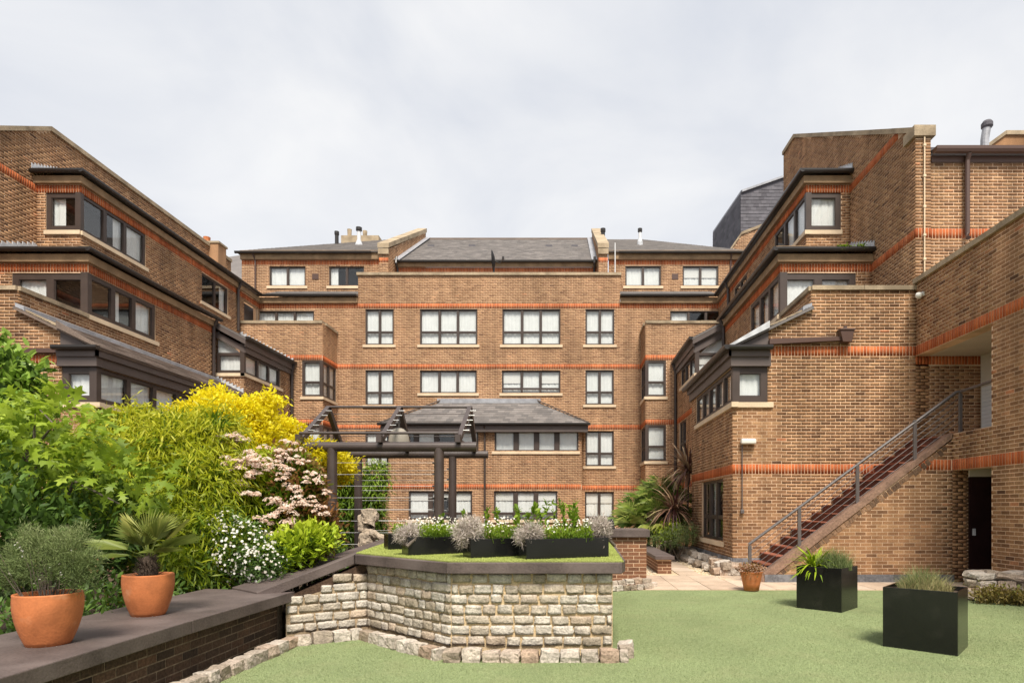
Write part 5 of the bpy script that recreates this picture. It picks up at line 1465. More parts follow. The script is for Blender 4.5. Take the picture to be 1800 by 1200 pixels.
# ================================================================== PLANTS
def leaf_shape(kind):
    """template (verts, faces): x along the leaf 0..1, y across, z up"""
    if kind == 'oak':         # deeply lobed
        out = [(0, .02), (.12, .05), (.22, .20), (.27, .07), (.36, .10), (.46, .36), (.52, .12), (.62, .13), (.74, .30), (.77, .10), (.88, .08), (1, 0)]
        v = [(x, 0, .10 * math.sin(PI * x) - .15 * x * x) for x, _ in out]
        v += [(x + .10 * y, y, .10 * math.sin(PI * x) - .15 * x * x - .25 * y * y) for x, y in out]
        v += [(x + .10 * y, -y, .10 * math.sin(PI * x) - .15 * x * x - .25 * y * y) for x, y in out]
        n = len(out)
        f = [(i, i + 1, n + i + 1, n + i) for i in range(n - 1)] + [(i + 1, i, 2 * n + i, 2 * n + i + 1) for i in range(n - 1)]
        return np.array(v), np.array(f)
    if kind == 'lance':       # narrow, arching
        v = [(0, 0, 0), (.35, .075, .02), (.35, -.075, .02), (.70, .055, -.04), (.70, -.055, -.04), (1, 0, -.18)]
        return np.array(v), np.array([(0, 2, 4, 4), (0, 1, 3, 3), (0, 2, 1, 1), (1, 2, 4, 3), (3, 4, 5, 5)][2:])
    if kind == 'oval':
        v = [(0, 0, 0), (.30, .20, .05), (.30, -.20, .05), (.70, .17, .03), (.70, -.17, .03), (1, 0, -.06), (.5, 0, -.01)]
        return np.array(v), np.array([(0, 6, 1, 1), (0, 2, 6, 6), (1, 6, 5, 3), (6, 2, 4, 5)])
    if kind == 'strap':
        xs = [0, .25, .5, .75, 1]; w = [.022, .030, .028, .02, 0.002]; zz = [0, .02, -.03, -.16, -.38]
        v = [(x, s * ww, z) for x, ww, z in zip(xs, w, zz) for s in (1, -1)]
        return np.array(v), np.array([(2 * i, 2 * i + 1, 2 * i + 3, 2 * i + 2) for i in range(4)])
    if kind == 'needle':
        v = [(0, .06, 0), (0, -.06, 0), (1, 0, 0)]
        return np.array(v), np.array([(0, 1, 2, 2)])
    if kind == 'petal':       # small tuft: three crossed diamonds
        v = []; f = []
        for k in range(3):
            a = PI * k / 3; c, s = math.cos(a), math.sin(a)
            b = len(v); v += [(0, -c, -s), (.6, 0, 0), (0, c, s), (-.4, 0, 0)]; f.append((b, b + 1, b + 2, b + 3))
        return np.array(v) * .5, np.array(f)
    if kind == 'daisy':       # flat disc facing +x
        v = [(.02, 0, 0)] + [(.08 if k % 2 else 0, .5 * (1 if k % 2 == 0 else .62) * math.cos(PI * k / 6), .5 * (1 if k % 2 == 0 else .62) * math.sin(PI * k / 6)) for k in range(12)]
        return np.array(v), np.array([(0, 1 + k, 1 + (k + 1) % 12, 1 + (k + 1) % 12) for k in range(12)])
    raise KeyError(kind)
TEMPL = {k: leaf_shape(k) for k in ('oak', 'lance', 'oval', 'strap', 'needle', 'petal', 'daisy')}

def unit(v): return v / (np.linalg.norm(v, axis=-1, keepdims=True) + 1e-9)
def leaf_frames(axis, up=None, roll=.5):
    n = len(axis); axis = unit(axis)
    up = np.tile([0, 0, 1.0], (n, 1)) + rng.normal(0, roll, (n, 3)) if up is None else up
    side = unit(np.cross(up, axis)); nor = np.cross(axis, side)
    return axis, side, nor
def leaves(name, kind, P, axis, size, m, parent, tint=None, roll=.5, width=1.0, stuff=True):
    """thousands of leaves of one shape joined into one object"""
    tv, tf = TEMPL[kind]
    n = len(P); a, s, z = leaf_frames(axis, roll=roll)
    size = np.broadcast_to(size, (n,))
    V = P[:, None, :] + size[:, None, None] * (tv[None, :, 0:1] * a[:, None] + width * tv[None, :, 1:2] * s[:, None] + tv[None, :, 2:3] * z[:, None])
    Fc = (np.arange(n)[:, None, None] * len(tv) + tf[None])
    Fl = Fc.reshape(-1, 4)
    tr = Fl[:, 2] == Fl[:, 3]
    tn = np.repeat(rng.random(n) if tint is None else np.clip(tint, 0, 1), len(tf))
    faces = [Fl[~tr], Fl[tr][:, :3]]
    tl = [tn[~tr], tn[tr]]
    if len(faces[0]) and len(faces[1]):      # triangulate everything when mixed
        q = faces[0]; tri = np.concatenate([q[:, [0, 1, 2]], q[:, [0, 2, 3]], faces[1]]); tt = np.concatenate([tl[0], tl[0], tl[1]])
    elif len(faces[0]): tri, tt = faces[0], tl[0]
    else: tri, tt = faces[1], tl[1]
    return obj_np(name, V.reshape(-1, 3), tri, m, parent, tt, kind='stuff' if stuff else None)

def blob_points(blobs, n, shell=.55, lumpy=.25):
    """points in the outer part of a set of ellipsoids [(cx,cy,cz,rx,ry,rz)]; returns points and outward directions"""
    bl = np.array(blobs, float)
    vol = (bl[:, 3] * bl[:, 4] * bl[:, 5]) ** (2 / 3); k = rng.choice(len(bl), n, p=vol / vol.sum())
    d = unit(rng.normal(0, 1, (n, 3)))
    r = shell + (1 - shell) * rng.random(n) ** .6
    r *= 1 + lumpy * np.sin(d[:, 0] * 5 + k) * np.sin(d[:, 1] * 4 + 2 * k) * np.sin(d[:, 2] * 5 + 3 * k)
    P = bl[k, :3] + d * bl[k, 3:6] * r[:, None]
    return P, unit(d / bl[k, 3:6]), r, k
def clumped(P, D, per, spread):
    """replace each point by a spray of leaves round a twig end"""
    n = len(P); P2 = np.repeat(P, per, 0) + rng.normal(0, spread, (n * per, 3)); D2 = unit(np.repeat(D, per, 0) * .7 + rng.normal(0, .55, (n * per, 3)))
    return P2, D2
def stems(root, pts_list, r0=.03, m='bark', name='branch'):
    for pts in pts_list:
        mb = MB(); mb.tube(pts, [r0 * (1 - .75 * i / (len(pts) - 1)) for i in range(len(pts))], 7); mb.build(name, m, root)
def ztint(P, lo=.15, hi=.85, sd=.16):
    """tint rises with height in the plant, with random scatter"""
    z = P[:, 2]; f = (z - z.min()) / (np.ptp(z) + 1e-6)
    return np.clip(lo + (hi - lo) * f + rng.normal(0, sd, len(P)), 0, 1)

sheet('planting_bed', 'soil', [(-16, 3), (-4.36, 3), (-4.36, 7.5), (-3.5, 11.9), (-4.0, 27), (-11, 27), (-16, 14)], .05)
def shrub(name, label, cat, blobs, n, kind, size, m, per=4, spread=.08, roll=.5, droop=.15, base=None, tint=(.15, .85), nst=5, width=1.0, shell=.5, up=.35, group=None, inner=None):
    b0 = np.array(blobs); c = b0[:, :2].mean(0)
    base = base or (c[0], c[1], .05)
    root = thing(name, label, cat, base, group=group)
    P, D, r, k = blob_points(blobs, n // per, shell)
    P[:, 2] = np.maximum(P[:, 2], .08)
    P2, D2 = clumped(P, D, per, spread)
    D2[:, 2] += up; D2[:, 2] -= droop * rng.random(len(D2)) * 2
    sz = size * rng.uniform(.65, 1.25, len(P2))
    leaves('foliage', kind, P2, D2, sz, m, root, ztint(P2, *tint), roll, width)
    if inner:       # leaves of a darker material filling the middle
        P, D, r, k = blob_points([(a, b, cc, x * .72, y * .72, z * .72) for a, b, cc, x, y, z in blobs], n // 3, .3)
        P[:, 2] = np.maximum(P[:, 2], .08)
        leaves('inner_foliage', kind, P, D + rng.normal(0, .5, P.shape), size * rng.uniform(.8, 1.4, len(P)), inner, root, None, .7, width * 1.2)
    bl = sorted(blobs, key=lambda q: -q[5])
    for i in range(nst):
        q = bl[i % len(bl)]
        a = (base[0] + random.gauss(0, .08), base[1] + random.gauss(0, .08), base[2] - .05)
        e = (q[0] + random.uniform(-.4, .4) * q[3], q[1] + random.uniform(-.4, .4) * q[4], q[2] + random.uniform(.0, .5) * q[5])
        mid = tuple((a[j] + e[j]) / 2 + random.gauss(0, .06) for j in range(3))
        stems(root, [[a, mid, e]], .022)
    return root
def flower_heads(root, heads, r, m, n=70, size=.035, flat=.75, kind='daisy', name='flower_head'):
    """rounded corymbs of small flowers"""
    for (x, y, z), rr in [((h[0] + random.gauss(0, q * .55), h[1] + random.gauss(0, q * .5), h[2] + random.gauss(0, q * .35)), q * random.uniform(.35, .62)) for h, q in zip(heads, r) for _ in range(4)]:
        d = unit(rng.normal(0, 1, (n, 3))); d[:, 2] = np.abs(d[:, 2]) * 1.0
        d = unit(d + [.1, -.25, .15]); P = np.array([x, y, z]) + d * rr * np.array([1, 1, flat]) * rng.uniform(.7, 1.05, (n, 1))
        leaves(name, kind, P, d + rng.normal(0, .25, d.shape) + [.1, -.3, .3], size * rng.uniform(.7, 1.3, n), m, root, None, 1.0, stuff=False)

def pxb(px, py, Y, rx, rz, ry=None):
    """ellipsoid given by where it stands and its size in metres"""
    c = at(px, py, Y); return (c[0], c[1], c[2], rx, ry or rx, rz)

# 1 -- lobed-leaf tree at the far left, each large leaf its own object
oak = thing('lobed_leaf_tree', 'bright green young tree with large lobed leaves rising behind the left pot', 'tree', (-6.0, 7.0, 0))
ob_ = [pxb(40, 820, 7.2, .80, .66), pxb(100, 765, 7.0, .55, .36), pxb(185, 815, 6.9, .36, .32), pxb(30, 905, 7.3, .7, .45), pxb(235, 850, 6.8, .38, .25), pxb(140, 860, 6.9, .5, .45), pxb(85, 715, 7.3, .36, .18), pxb(0, 750, 7.4, .55, .35)]
tv, tf = TEMPL['oak']
lm = []
for i in range(10):
    me = mesh_from('leaf', tv * np.array([1, .88, 1]), [list(q) for q in tf], [i / 9.0] * len(tf)); me.materials.append(MATS['leaf_oak']); lm.append(me)
def put_leaf(root, me, p, ax, size, roll=.5, name='leaf'):
    o = bpy.data.objects.new(name, me); base = WLOC[root.name]
    a, s, z = leaf_frames(np.array([ax]), roll=roll)
    M_ = Matrix((( *[a[0][0], s[0][0], z[0][0]],), (*[a[0][1], s[0][1], z[0][1]],), (*[a[0][2], s[0][2], z[0][2]],)))
    o.parent = root; o.location = Vector(p) - base
    o.rotation_euler = M_.to_euler(); o.scale = (size, size, size)
    COL.objects.link(o); return o
P, D, r_, k_ = blob_points(ob_, 420, .75)
fa_ = (D[:, 1] < .35)
P, D = P[fa_][:298], D[fa_][:298]
hh = (P[:, 2] - P[:, 2].min()) / np.ptp(P[:, 2])
for p, d, h in zip(P, D, hh):
    ax = d * .6 + np.array([random.gauss(0, .5), random.gauss(-.25, .4), -.15 + random.gauss(0, .3)])
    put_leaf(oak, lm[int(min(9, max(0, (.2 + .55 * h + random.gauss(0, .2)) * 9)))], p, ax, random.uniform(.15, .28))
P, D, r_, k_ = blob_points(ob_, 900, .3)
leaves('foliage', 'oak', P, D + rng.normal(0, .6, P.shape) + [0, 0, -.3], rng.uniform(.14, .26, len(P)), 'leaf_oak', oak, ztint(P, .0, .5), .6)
stems(oak, [[(-6.3, 7.4, 0), (-6.2, 7.3, 1.2), (-6.3, 7.2, 2.3)], ], .06, name='trunk')
stems(oak, [[(-6.2, 7.3, 1.1), at(60, 790, 7.0), at(95, 745, 6.8), at(70, 720, 6.8)], [(-6.2, 7.3, .9), at(130, 845, 6.8), at(170, 865, 6.6), at(210, 885, 6.6)], [(-6.2, 7.3, .8), at(60, 760, 6.8), at(62, 728, 6.7)]], .022)

# 2 -- glossy climber reaching in at the upper left
shrub('glossy_shrub', 'tall glossy bright green shrub at the left edge in front of the brick gable', 'shrub',
      [pxb(10, 655, 9.0, .36, .30), pxb(45, 690, 9.0, .33, .25), pxb(-5, 700, 9.1, .5, .45), pxb(20, 760, 9.2, .6, .6), pxb(62, 655, 8.9, .14, .1), pxb(-5, 610, 9.1, .18, .12)], 2600, 'oval', .15, 'leaf_glossy', per=5, spread=.07, base=(-8.3, 9.2, .05), droop=.5, inner='leaf_dark')
# 3 -- dark broadleaf shrub low at the left edge
shrub('dark_shrub', 'dark broad leaved shrub in shade behind the rosemary pot', 'shrub',
      [pxb(20, 960, 6.3, .7, .55), pxb(-30, 900, 6.5, .7, .6), pxb(120, 960, 6.6, .55, .45), pxb(180, 930, 7.2, .5, .5)], 6000, 'oval', .10, 'leaf_dark', per=5, spread=.08, base=(-5.6, 6.4, .05), tint=(.05, .7))
# 4 -- bamboo
bam = shrub('bamboo_clump', 'broad clump of yellow green bamboo behind the left planter wall', 'bamboo',
      [pxb(300, 805, 9.3, 1.0, .60), pxb(230, 768, 9.5, .6, .38), pxb(350, 860, 8.8, .72, .62), pxb(290, 925, 8.4, .75, .55), pxb(370, 950, 8.2, .45, .45), pxb(200, 830, 9.0, .7, .55), pxb(380, 770, 9.3, .4, .45), pxb(250, 742, 9.6, .33, .18), pxb(310, 755, 9.5, .5, .25), pxb(320, 1000, 7.9, .6, .35), pxb(425, 830, 9.2, .3, .35), pxb(180, 785, 9.4, .45, .35)],
      36000, 'lance', .145, 'leaf_bamboo', per=8, spread=.08, roll=.8, droop=.75, base=(-6.2, 8.9, .05), tint=(.05, .85), nst=0, width=.95, up=.05, inner='leaf_mid')
for i in range(26):
    x = -6.0 + random.gauss(0, .7); y = 8.8 + random.gauss(0, .35)
    stems(bam, [[(x, y, 0), (x + random.gauss(0, .1), y, 1.0), (x + random.gauss(0, .35), y + random.gauss(0, .2), random.uniform(1.7, 2.6))]], .012, 'leaf_bamboo', 'cane')
# 5 -- golden tree
shrub('golden_tree', 'golden yellow leaved small tree in front of the left lean-to', 'tree',
      [pxb(400, 735, 11.4, .80, .28), pxb(432, 762, 11.3, .55, .30), pxb(345, 728, 11.5, .42, .13), pxb(375, 702, 11.4, .35, .10), pxb(440, 718, 11.4, .42, .12), pxb(530, 800, 12.4, .8, .28), pxb(415, 785, 11.0, .55, .26), pxb(570, 825, 12.9, .6, .34), pxb(472, 702, 11.5, .25, .07), pxb(492, 752, 12.9, .42, .17), pxb(378, 684, 11.4, .13, .05), pxb(325, 722, 11.5, .25, .08), pxb(505, 785, 12.9, .45, .22)],
      30000, 'oval', .085, 'leaf_yellow', per=9, spread=.06, roll=.7, base=(-6.0, 11.6, .05), tint=(.15, .85), nst=9, droop=.3, up=.1, shell=.45)
# 6 -- viburnum with pale flower heads
vib = shrub('flowering_shrub', 'lime green shrub with large pale pink flower clusters in the middle of the left border', 'shrub',
      [pxb(425, 868, 9.6, .58, .55), pxb(462, 850, 9.8, .45, .42), pxb(440, 930, 9.3, .55, .5), pxb(470, 890, 9.6, .40, .45), pxb(398, 808, 9.8, .30, .28), pxb(480, 825, 10.0, .25, .24)],
      9500, 'oval', .095, 'leaf_lime', per=5, spread=.07, base=(-4.8, 9.7, .05), tint=(-.1, .85), inner='leaf_dark')
hd = [(430, 808, 9.0), (455, 822, 8.9), (405, 782, 9.2), (420, 820, 8.9), (438, 830, 8.8), (380, 768, 9.3), (445, 812, 9.0), (415, 775, 9.2), (445, 872, 8.8), (413, 858, 8.8), (490, 798, 9.3), (510, 790, 9.4), (505, 810, 9.2), (485, 935, 8.7), (470, 920, 8.7), (500, 945, 8.6), (495, 890, 8.9), (515, 890, 8.9), (505, 910, 8.8), (475, 912, 8.75)]
hd = hd + hd[:9]
flower_heads(vib, [at(*h) for h in hd], [random.uniform(.13, .22) for _ in hd], 'flower_pink', 34, .034)
# 7 -- photinia with red young leaves
pho = shrub('red_leaf_shrub', 'reddish leaved shrub with pinkish white flower heads beside the pergola post', 'shrub',
      [pxb(522, 862, 9.5, .33, .46), pxb(564, 930, 9.5, .22, .32), pxb(528, 930, 9.4, .36, .42), pxb(512, 815, 9.6, .24, .22), pxb(540, 862, 9.6, .20, .30)], 7500, 'oval', .10, 'leaf_red', per=5, spread=.07, base=(-4.1, 9.6, .05), tint=(.05, .95), inner='leaf_dark')
P, D, _, _ = blob_points([pxb(520, 855, 9.5, .36, .44), pxb(510, 900, 9.4, .36, .42)], 3600, .6)
leaves('green_foliage', 'oval', P, D + rng.normal(0, .4, P.shape), .1, 'leaf_mid', pho)
hd = [(514, 785, 9.3), (502, 806, 9.2), (534, 815, 9.15), (549, 832, 9.2), (561, 846, 9.2), (496, 825, 9.1), (504, 858, 9.0), (519, 870, 9.0), (537, 882, 9.0), (512, 832, 9.05), (555, 893, 9.1), (566, 905, 9.15), (524, 808, 9.2), (484, 840, 9.1), (567, 868, 9.25), (532, 845, 9.05)]
flower_heads(pho, [at(*h) for h in hd], [random.uniform(.08, .15) for _ in hd], 'flower_pink', 26, .030)
# 8 -- white flowered shrub against the wall
wf = shrub('white_flowered_shrub', 'low dark shrub covered with small white flowers above the left wall', 'shrub',
      [pxb(420, 960, 8.1, .38, .36), pxb(455, 985, 7.9, .30, .28), pxb(395, 930, 8.3, .28, .26), pxb(470, 1005, 7.8, .22, .2)], 2600, 'oval', .06, 'leaf_dark', per=4, spread=.05, base=(-4.5, 8.3, .05))
P, D, _, _ = blob_points([pxb(430, 965, 8.0, .40, .38), pxb(460, 990, 7.8, .30, .28), pxb(395, 925, 8.2, .25, .22)], 720, .75)
kp = D[:, 1] < .25
leaves('flowers', 'daisy', P[kp], D[kp] + rng.normal(0, .3, P[kp].shape) + [.15, -.45, .25], rng.uniform(.026, .046, kp.sum()), 'flower_white', wf)
# 9 -- lime shrub
shrub('lime_shrub', 'small bright lime green shrub at the foot of the reddish shrub', 'shrub',
      [pxb(520, 960, 8.6, .35, .26), pxb(555, 950, 8.9, .28, .2), pxb(490, 975, 8.3, .25, .22)], 2600, 'oval', .10, 'leaf_lime', per=5, spread=.05, base=(-4.0, 8.9, .05), tint=(.1, .95), up=.7, inner='leaf_mid')
# low shade filler along the back of the wall
shrub('ground_cover', 'dark low growth filling the back edge of the left planter wall', 'plants',
      [(-4.75, 5.2 + .6 * i, .42, .35, .4, .32) for i in range(5)] + [(-4.55, 8.0, .5, .35, .4, .35), (-4.0, 9.2, .5, .35, .5, .35), (-3.95, 10.2, .5, .3, .5, .4)], 4200, 'oval', .085, 'leaf_dark', per=5, spread=.08, base=(-4.8, 7, .05), nst=3)
# 10 -- bamboo columns behind the pergola
for px, lb in ((612, 'slim green bamboo column directly behind the front pergola post'), (655, 'shorter green bamboo column to the right of the back pergola post')):
    tp = 808 if px < 640 else 822
    bl = [pxb(px + random.uniform(-6, 6), tp + 14 + i * 25, 16.2 + random.uniform(-.2, .2), random.uniform(.30, .42), .42) for i in range(6)]
    if px < 640: bl += [pxb(585, 850 + i * 30, 16.0, .35, .4) for i in range(4)]
    else: bl += [pxb(640, 860 + i * 30, 16.4, .35, .4) for i in range(3)]
    shrub('bamboo_column', lb, 'bamboo', bl, 5200, 'lance', .16, 'leaf_mid', per=6, spread=.08, droop=.7, base=(bl[0][0], 16.2, .05), nst=6, tint=(.0, .8), up=.05, inner='leaf_dark', width=1.2)
# 11 -- fan palms against the right wall
def fan(root, p, ax, size, m, nseg=17, spread=1.25, droop=.25, name='frond', stalk=.5, bw=.035):
    """a fan frond: pleated blades round the end of a stalk"""
    ax = np.array(ax, float); ax /= np.linalg.norm(ax)
    side = np.cross(ax, [0, 0, 1.0]); side /= np.linalg.norm(side) + 1e-9; nor = np.cross(side, ax)
    p = np.array(p, float); e = p + ax * size * stalk
    V = []; Fc = []; T = []
    tn = random.random()
    V += [p + side * .008, p - side * .008, e - side * .006, e + side * .006]; Fc.append((0, 1, 2, 3)); T.append(.3)
    for i in range(nseg):
        a = -spread + 2 * spread * i / (nseg - 1)
        d = ax * math.cos(a) + side * math.sin(a)
        Lb = size * (.62 + .16 * math.cos(a)) * random.uniform(.92, 1.05)
        w = size * bw
        pd = -ax * math.sin(a) + side * math.cos(a)
        dz = np.array([0, 0, -droop * Lb * random.uniform(.6, 1.3)])
        b = len(V)
        V += [e, e + d * Lb * .55 + pd * w + nor * .01, e + d * Lb * .55 - pd * w - nor * .008 + dz * .25, e + d * Lb + dz]
        Fc += [(b, b + 2, b + 3, b + 1)]; T.append(min(1, max(0, tn + random.gauss(0, .12))))
    return obj_np(name, [tuple(v) for v in V], np.array(Fc), m, root, T)
fp_ = thing('fan_palm', 'bushy green fan palm against the far right of the facade', 'palm', (3.0, 20.5, 0))
for (px, py, Y, n_) in ((1150, 897, 20.5, 26), (1122, 912, 20.3, 20), (1174, 885, 20.8, 20), (1140, 930, 19.4, 18), (1165, 925, 19.6, 16), (1108, 935, 19.6, 12)):
    c = at(px, py, Y)
    for i in range(n_):
        a = random.uniform(0, 2 * PI); el = random.uniform(-.25, 1.15)
        fan(fp_, c, (math.cos(a) * math.cos(el), math.sin(a) * math.cos(el) - .35, math.sin(el)), random.uniform(.75, 1.15), 'leaf_fan', 21, 1.4, .3, bw=.019)
    stems(fp_, [[(c[0], c[1], 0), (c[0], c[1], c[2])]], .07, 'palm_bark', 'trunk')
for i in range(3):
    fan(fp_, at(1145 + 12 * i, 930, 18.6), (random.uniform(-1, 1), -.8, .25), .75, 'leaf_palm', 15, 1.3, .45)
# cordylines
def strap_plant(root, c, n, size, m, up=(-.4, 1.2), name='leaf', width=1.0, shared=6, tl=(0, 1)):
    ms = []
    tv, tf = TEMPL['strap']
    for i in range(shared):
        me = mesh_from(name, tv * np.array([1, width, 1]), [list(q) for q in tf], [tl[0] + (tl[1] - tl[0]) * i / (shared - 1)] * len(tf)); me.materials.append(MATS[m]); ms.append(me)
    for i in range(n):
        a = random.uniform(0, 2 * PI); el = random.uniform(*up)
        put_leaf(root, random.choice(ms), (c[0] + .05 * math.cos(a), c[1] + .05 * math.sin(a), c[2] + random.uniform(-.06, .06)), np.array([math.cos(a) * math.cos(el), math.sin(a) * math.cos(el), math.sin(el)]), size * random.uniform(.75, 1.15), .12, name)
for (px, py, Y, n_, sz, lb, base_px) in ((1211, 828, 19.5, 170, 1.1, 'tall purple cordyline at the corner of the right wing', 1206), (1186, 897, 18.6, 150, 1.0, 'lower purple cordyline with drooping bronze leaves in front of the tall one', 1186)):
    c = at(px, py, Y); b = (at(base_px, 950, Y)[0], Y, 0)
    t = thing('cordyline', lb, 'palm', b)
    stems(t, [[b, ((b[0] + c[0]) / 2, Y, c[2] / 2), c]], .06, 'palm_bark', 'trunk')
    strap_plant(t, c, n_, sz, 'leaf_cordyline', (-.6, 1.35), width=.75)
shrub('low_shrub', 'low grey green shrub spilling over the rocks under the right wing', 'shrub', [pxb(1180, 945, 17.8, .6, .22), pxb(1205, 938, 17.5, .35, .25), pxb(1150, 948, 18.5, .4, .2)], 3600, 'needle', .11, 'leaf_rosemary', per=6, spread=.07, base=(3.1, 17.8, .05), nst=3, width=1.0, up=.6)
shrub('lime_shrub', 'small lime leaved shrub below the purple cordyline', 'shrub', [pxb(1180, 930, 18.2, .25, .14), pxb(1165, 938, 18.0, .2, .12)], 700, 'oval', .11, 'leaf_lime', base=(3.0, 18.1, .05), nst=2)

# 12 -- plants in the pots and planters
rosemary = shrub('rosemary_bush', 'woody rosemary bush with tiny pale flowers growing in the nearest left pot', 'potted plant',
      [(-3.72, 4.42, 1.14, .22, .2, .14), (-3.94, 4.42, 1.15, .12, .12, .17), (-3.84, 4.42, 1.34, .07, .07, .10), (-3.48, 4.42, 1.34, .06, .06, .09), (-4.04, 4.42, 1.12, .08, .08, .05), (-3.40, 4.4, 1.18, .07, .07, .06), (-3.53, 4.40, 1.18, .20, .15, .17), (-3.72, 4.45, 1.30, .2, .15, .09), (-3.45, 4.40, 1.06, .12, .1, .1), (-3.97, 4.42, 1.02, .1, .1, .08), (-3.6, 4.42, 1.33, .1, .1, .08)], 17000, 'needle', .036, 'leaf_rosemary', per=22, spread=.02, base=(-3.70, 4.42, .90), nst=0, shell=.15, up=.6, roll=1.0, width=.9)
for i in range(40):
    a = random.uniform(0, 2 * PI); r = random.uniform(0, .13); ax_, ay_ = -3.70 + r * math.cos(a), 4.42 + r * math.sin(a)
    ex, ey, ez = ax_ + 1.5 * r * math.cos(a) + random.gauss(0, .05), ay_ + 1.0 * r * math.sin(a), random.uniform(1.05, 1.36)
    stems(rosemary, [[(ax_, ay_, .88), ((ax_ + ex) / 2 + random.gauss(0, .02), (ay_ + ey) / 2, (.88 + ez) / 2), (ex, ey, ez)]], .0045)
P, D, _, _ = blob_points([(-3.72, 4.40, 1.18, .26, .2, .18)], 42, .8)
leaves('flowers', 'petal', P, D, .016, 'flower_white', rosemary)
mp = thing('dwarf_palm', 'dwarf fan palm with a shaggy dark stem growing in the second left pot', 'potted plant', (-3.80, 5.62, .90))
mb = MB(); mb.lathe([(.0, -.02), (.07, -.01), (.078, .06), (.066, .14), (.045, .2), (0, .22)], (0, 0, 0), 14); mb.build('trunk', 'palm_bark', mp, local=True)
P, D, _, _ = blob_points([(-3.80, 5.62, .99, .07, .07, .12)], 260, .9)
leaves('bark_fibre', 'needle', P, D + [0, 0, .8], .07, 'palm_bark', mp, None, 1.0, 1.2)
for (ax, sz) in (((.05, -.15, 1), .42), ((-.38, -.1, .85), .40), ((.42, -.1, .9), .40), ((-.95, -.1, .38), .46), ((.9, -.15, .5), .44), ((.55, .4, .8), .42), ((-.5, .45, .75), .42), ((.15, .5, 1), .44), ((-.9, -.35, .15), .34), ((.0, -.5, .75), .30), ((.7, -.45, .3), .32)):
    fan(mp, (-3.80, 5.62, 1.10), ax, sz, 'leaf_palm', 25, 1.05, .10, stalk=.42, bw=.020)

# strappy leaves and grass in the farther cube, dry grass in the near cube
cB = np.array((3.54, 9.60)); uB = unit(np.array([.49, -.47])); nB = np.array([-uB[1], uB[0]])
ctr = lambda c0, u_, n_, a, b: (c0[0] + u_[0] * a + n_[0] * b, c0[1] + u_[1] * a + n_[1] * b)
x, y = ctr(cB, uB, nB, .18, .25)
t = thing('strappy_plant', 'bright green strappy leaved plant arching over the rim of the farther cube planter', 'potted plant', (x, y, .62))
strap_plant(t, (x, y, .62), 110, .38, 'leaf_lime', (-.1, 1.3), width=1.3, tl=(0, .7))
def grass_tuft(label, x, y, z, r, n, h, m, name='grass_tuft', w=.004, lean=.55):
    t = thing(name, label, 'potted plant', (x, y, z))
    a = rng.uniform(0, 2 * PI, n); rr = r * np.sqrt(rng.random(n)); px_, py_ = x + rr * np.cos(a), y + rr * np.sin(a)
    hh_ = h * rng.uniform(.45, 1.15, n) * (1.1 - .6 * (rr / r) ** 2); la = rng.uniform(0, 2 * PI, n); ln = hh_ * lean * rng.random(n)
    sd = rng.uniform(0, PI, n)
    V = np.zeros((n, 5, 3))
    for i, (f, ww) in enumerate(((0, 1), (0, -1), (.55, -.7), (.55, .7), (1, 0))):
        V[:, i, 0] = px_ + np.cos(la) * ln * f ** 1.7 + np.cos(sd) * w * ww
        V[:, i, 1] = py_ + np.sin(la) * ln * f ** 1.7 + np.sin(sd) * w * ww
        V[:, i, 2] = z + hh_ * f * (1 - .12 * f)
    k = np.arange(n)[:, None] * 5
    Fc = np.concatenate([k + [0, 1, 2], k + [0, 2, 3], k + [3, 2, 4]])
    obj_np('blades', V.reshape(-1, 3), Fc, m, t, np.tile(rng.random(n), 3), kind='stuff')
    return t
x, y = ctr(cB, uB, nB, .44, .34)
grass_tuft('fine grey green grass on the right side of the farther cube planter', x, y, .60, .26, 1500, .40, 'leaf_rosemary', lean=.8, w=.0028)
cN = np.array((3.52, 6.93)); uN = unit(np.array([.54, -.475])); nN = np.array([-uN[1], uN[0]])
x, y = ctr(cN, uN, nN, .36, .34)
gt = grass_tuft('dry straw coloured grass tuft in the near cube planter', x, y, .60, .26, 1300, .27, 'leaf_straw', lean=1.0, w=.0028)
grass_tuft('green grass blades at the left of the near cube planter', x - .02, y + .08, .60, .22, 900, .34, 'leaf_rosemary', lean=.8, w=.0026)

# small pot of pink flowers
sp = shrub('flowering_plant', 'low pink flowering plant filling the small terracotta pot', 'potted plant', [(3.42, 11.55, .40, .22, .2, .07)], 700, 'oval', .05, 'leaf_red', per=4, spread=.04, base=(3.42, 11.55, .33), nst=2)
P, D, _, _ = blob_points([(3.42, 11.53, .42, .24, .2, .08)], 150, .8)
leaves('flowers', 'petal', P, D, .035, 'flower_pink', sp)

# trough plants: grey mounds, daisies and leafy shoots
def local_pt(tr, a, b, z=0.0):
    (fl, an, L_, d_, h_) = tr
    return (fl[0] + math.cos(an) * a - math.sin(an) * b, fl[1] + math.sin(an) * a + math.cos(an) * b, ZB + h_ - .05 + z)
def grey_mound(label, tr, a, r, h):
    x, y, z = local_pt(tr, a, .13)
    return shrub('grey_bush', label, 'potted plant', [(x, y, z + h * .45, r, r * .9, h * .55), (x + r * .3, y, z + h * .6, r * .6, r * .6, h * .4), (x - r * .35, y, z + h * .35, r * .6, r * .6, h * .45)],
                 3400, 'needle', .055, 'leaf_grey', per=10, spread=.022, base=(x, y, z), nst=6, shell=.25, roll=1.2, up=.25, width=1.1)
grey_mound('grey bush overhanging the left end of the right trough', TR[0], .08, .145, .20)
grey_mound('pale grey bush at the right end of the right trough', TR[0], .92, .13, .27)
grey_mound('tall pinkish grey bush at the left end of the middle trough', TR[1], .02, .17, .30)
grey_mound('small pinkish grey bush at the left end of the left trough', TR[2], .06, .15, .18)
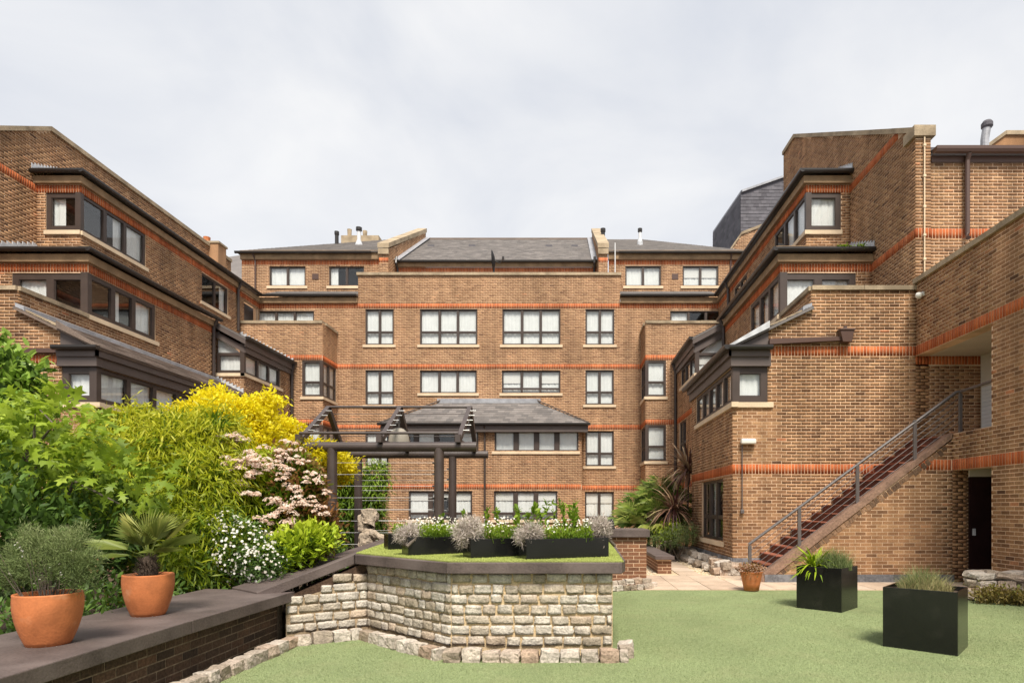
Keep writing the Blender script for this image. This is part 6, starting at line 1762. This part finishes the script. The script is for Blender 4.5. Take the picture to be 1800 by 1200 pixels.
def daisies(label, tr, a0, a1, h, n=60, pale='flower_white'):
    x, y, z = local_pt(tr, (a0 + a1) / 2, .13)
    t = thing('daisy_clump', label, 'potted plant', (x, y, z))
    m = int(1500 * (a1 - a0) / .5)
    aa = rng.uniform(a0, a1, m); bb = rng.uniform(.0, .25, m); zz = rng.random(m) * h * .6
    P = np.array([local_pt(tr, p, q, w) for p, q, w in zip(aa, bb, zz)])
    D = rng.normal(0, .6, P.shape) + [0, 0, .9]
    leaves('foliage', 'oval', P, D, rng.uniform(.03, .06, m), 'leaf_mid', t, ztint(P, .1, 1.0), .8, .5)
    P = np.array([local_pt(tr, random.uniform(a0, a1), random.uniform(-.01, .26), h * random.uniform(.45, 1.05)) for _ in range(n)])
    D = rng.normal(0, .35, P.shape) + [0, -.75, .6]
    leaves('flowers', 'daisy', P, D, rng.uniform(.018, .034, n), pale, t, None, 1.0)
    mb = MB()
    for p in P[::2]: mb.tube([(p[0] + random.gauss(0, .02), p[1] + .01, z), tuple(p)], .0022, 4, False)
    mb.build('flower_stalks', 'leaf_mid', t, kind='stuff')
    return t
daisies('white daisies in the middle of the right trough', TR[0], .25, .80, .25, 90)
daisies('white daisies to the right in the middle trough', TR[1], .22, .62, .28, 80)
daisies('long bright green clump of white daisies in the left trough', TR[2], .12, .98, .27, 150)
daisies('pinkish daisies at the back in the small end trough', TR[3], .1, .8, .26, 60, 'flower_pink')
def shoots(label, tr, a, n, h, m='leaf_mid', spread=.12):
    x, y, z = local_pt(tr, a, .18)
    t = thing('leafy_shoots', label, 'potted plant', (x, y, z))
    for i in range(n):
        bx, by = x + random.gauss(0, spread), y + random.gauss(0, .05); tx_, ty_ = bx + random.gauss(0, .05), by + random.gauss(0, .04); hh_ = h * random.uniform(.7, 1.05)
        stems(t, [[(bx, by, z), ((bx + tx_) / 2, (by + ty_) / 2, z + hh_ * .5), (tx_, ty_, z + hh_)]], .005, m, 'stem')
        k = 26; f = rng.uniform(.35, 1.0, k)
        P = np.stack([bx + (tx_ - bx) * f, by + (ty_ - by) * f, z + hh_ * f], 1)
        D = rng.normal(0, 1, (k, 3)) + [0, -.3, .9]
        leaves('foliage', 'oval', P, D, rng.uniform(.05, .085, k), m, t, rng.uniform(.2, .9, k), .8)
    return t
shoots('green leafy shoots standing above the left of the right trough', TR[0], .12, 6, .42)
shoots('taller leafy shoots with yellowish tips above the middle of the right trough', TR[0], .52, 9, .44, 'leaf_mid', .10)
shoots('thin leafy shoots behind the left trough', TR[2], .62, 4, .36, 'leaf_mid', .22)
grass_tuft('grey green lavender tuft near the right end of the right trough', *local_pt(TR[0], .76, .15), .07, 260, .28, 'leaf_rosemary', lean=.35)
# rockery plant
shrub('rockery_plant', 'bronze and green trailing plant in front of the broken concrete rockery', 'shrub', [(6.95, 10.05, .10, .36, .2, .13), (7.3, 9.85, .10, .3, .2, .12)], 2600, 'oval', .055, 'rock_leaf', per=6, spread=.05, base=(7.0, 10.0, .02), nst=2)
# moss and weeds in the right wing's gutter
t = thing('gutter_weeds', 'small green weeds sprouting from the black gutter of the right wing', 'weeds', (fx(1495, yC), yC - .2, 8.3))
P = np.array([at(random.choice((1480, 1484, 1512, 1516)) + random.gauss(0, 5), 440, yC - .22) for _ in range(120)]); P[:, 2] = 8.28 + rng.uniform(0, .06, 120)
leaves('foliage', 'oval', P, rng.normal(0, 1, P.shape) + [0, -.5, -.2], rng.uniform(.05, .1, 120), 'leaf_mid', t)
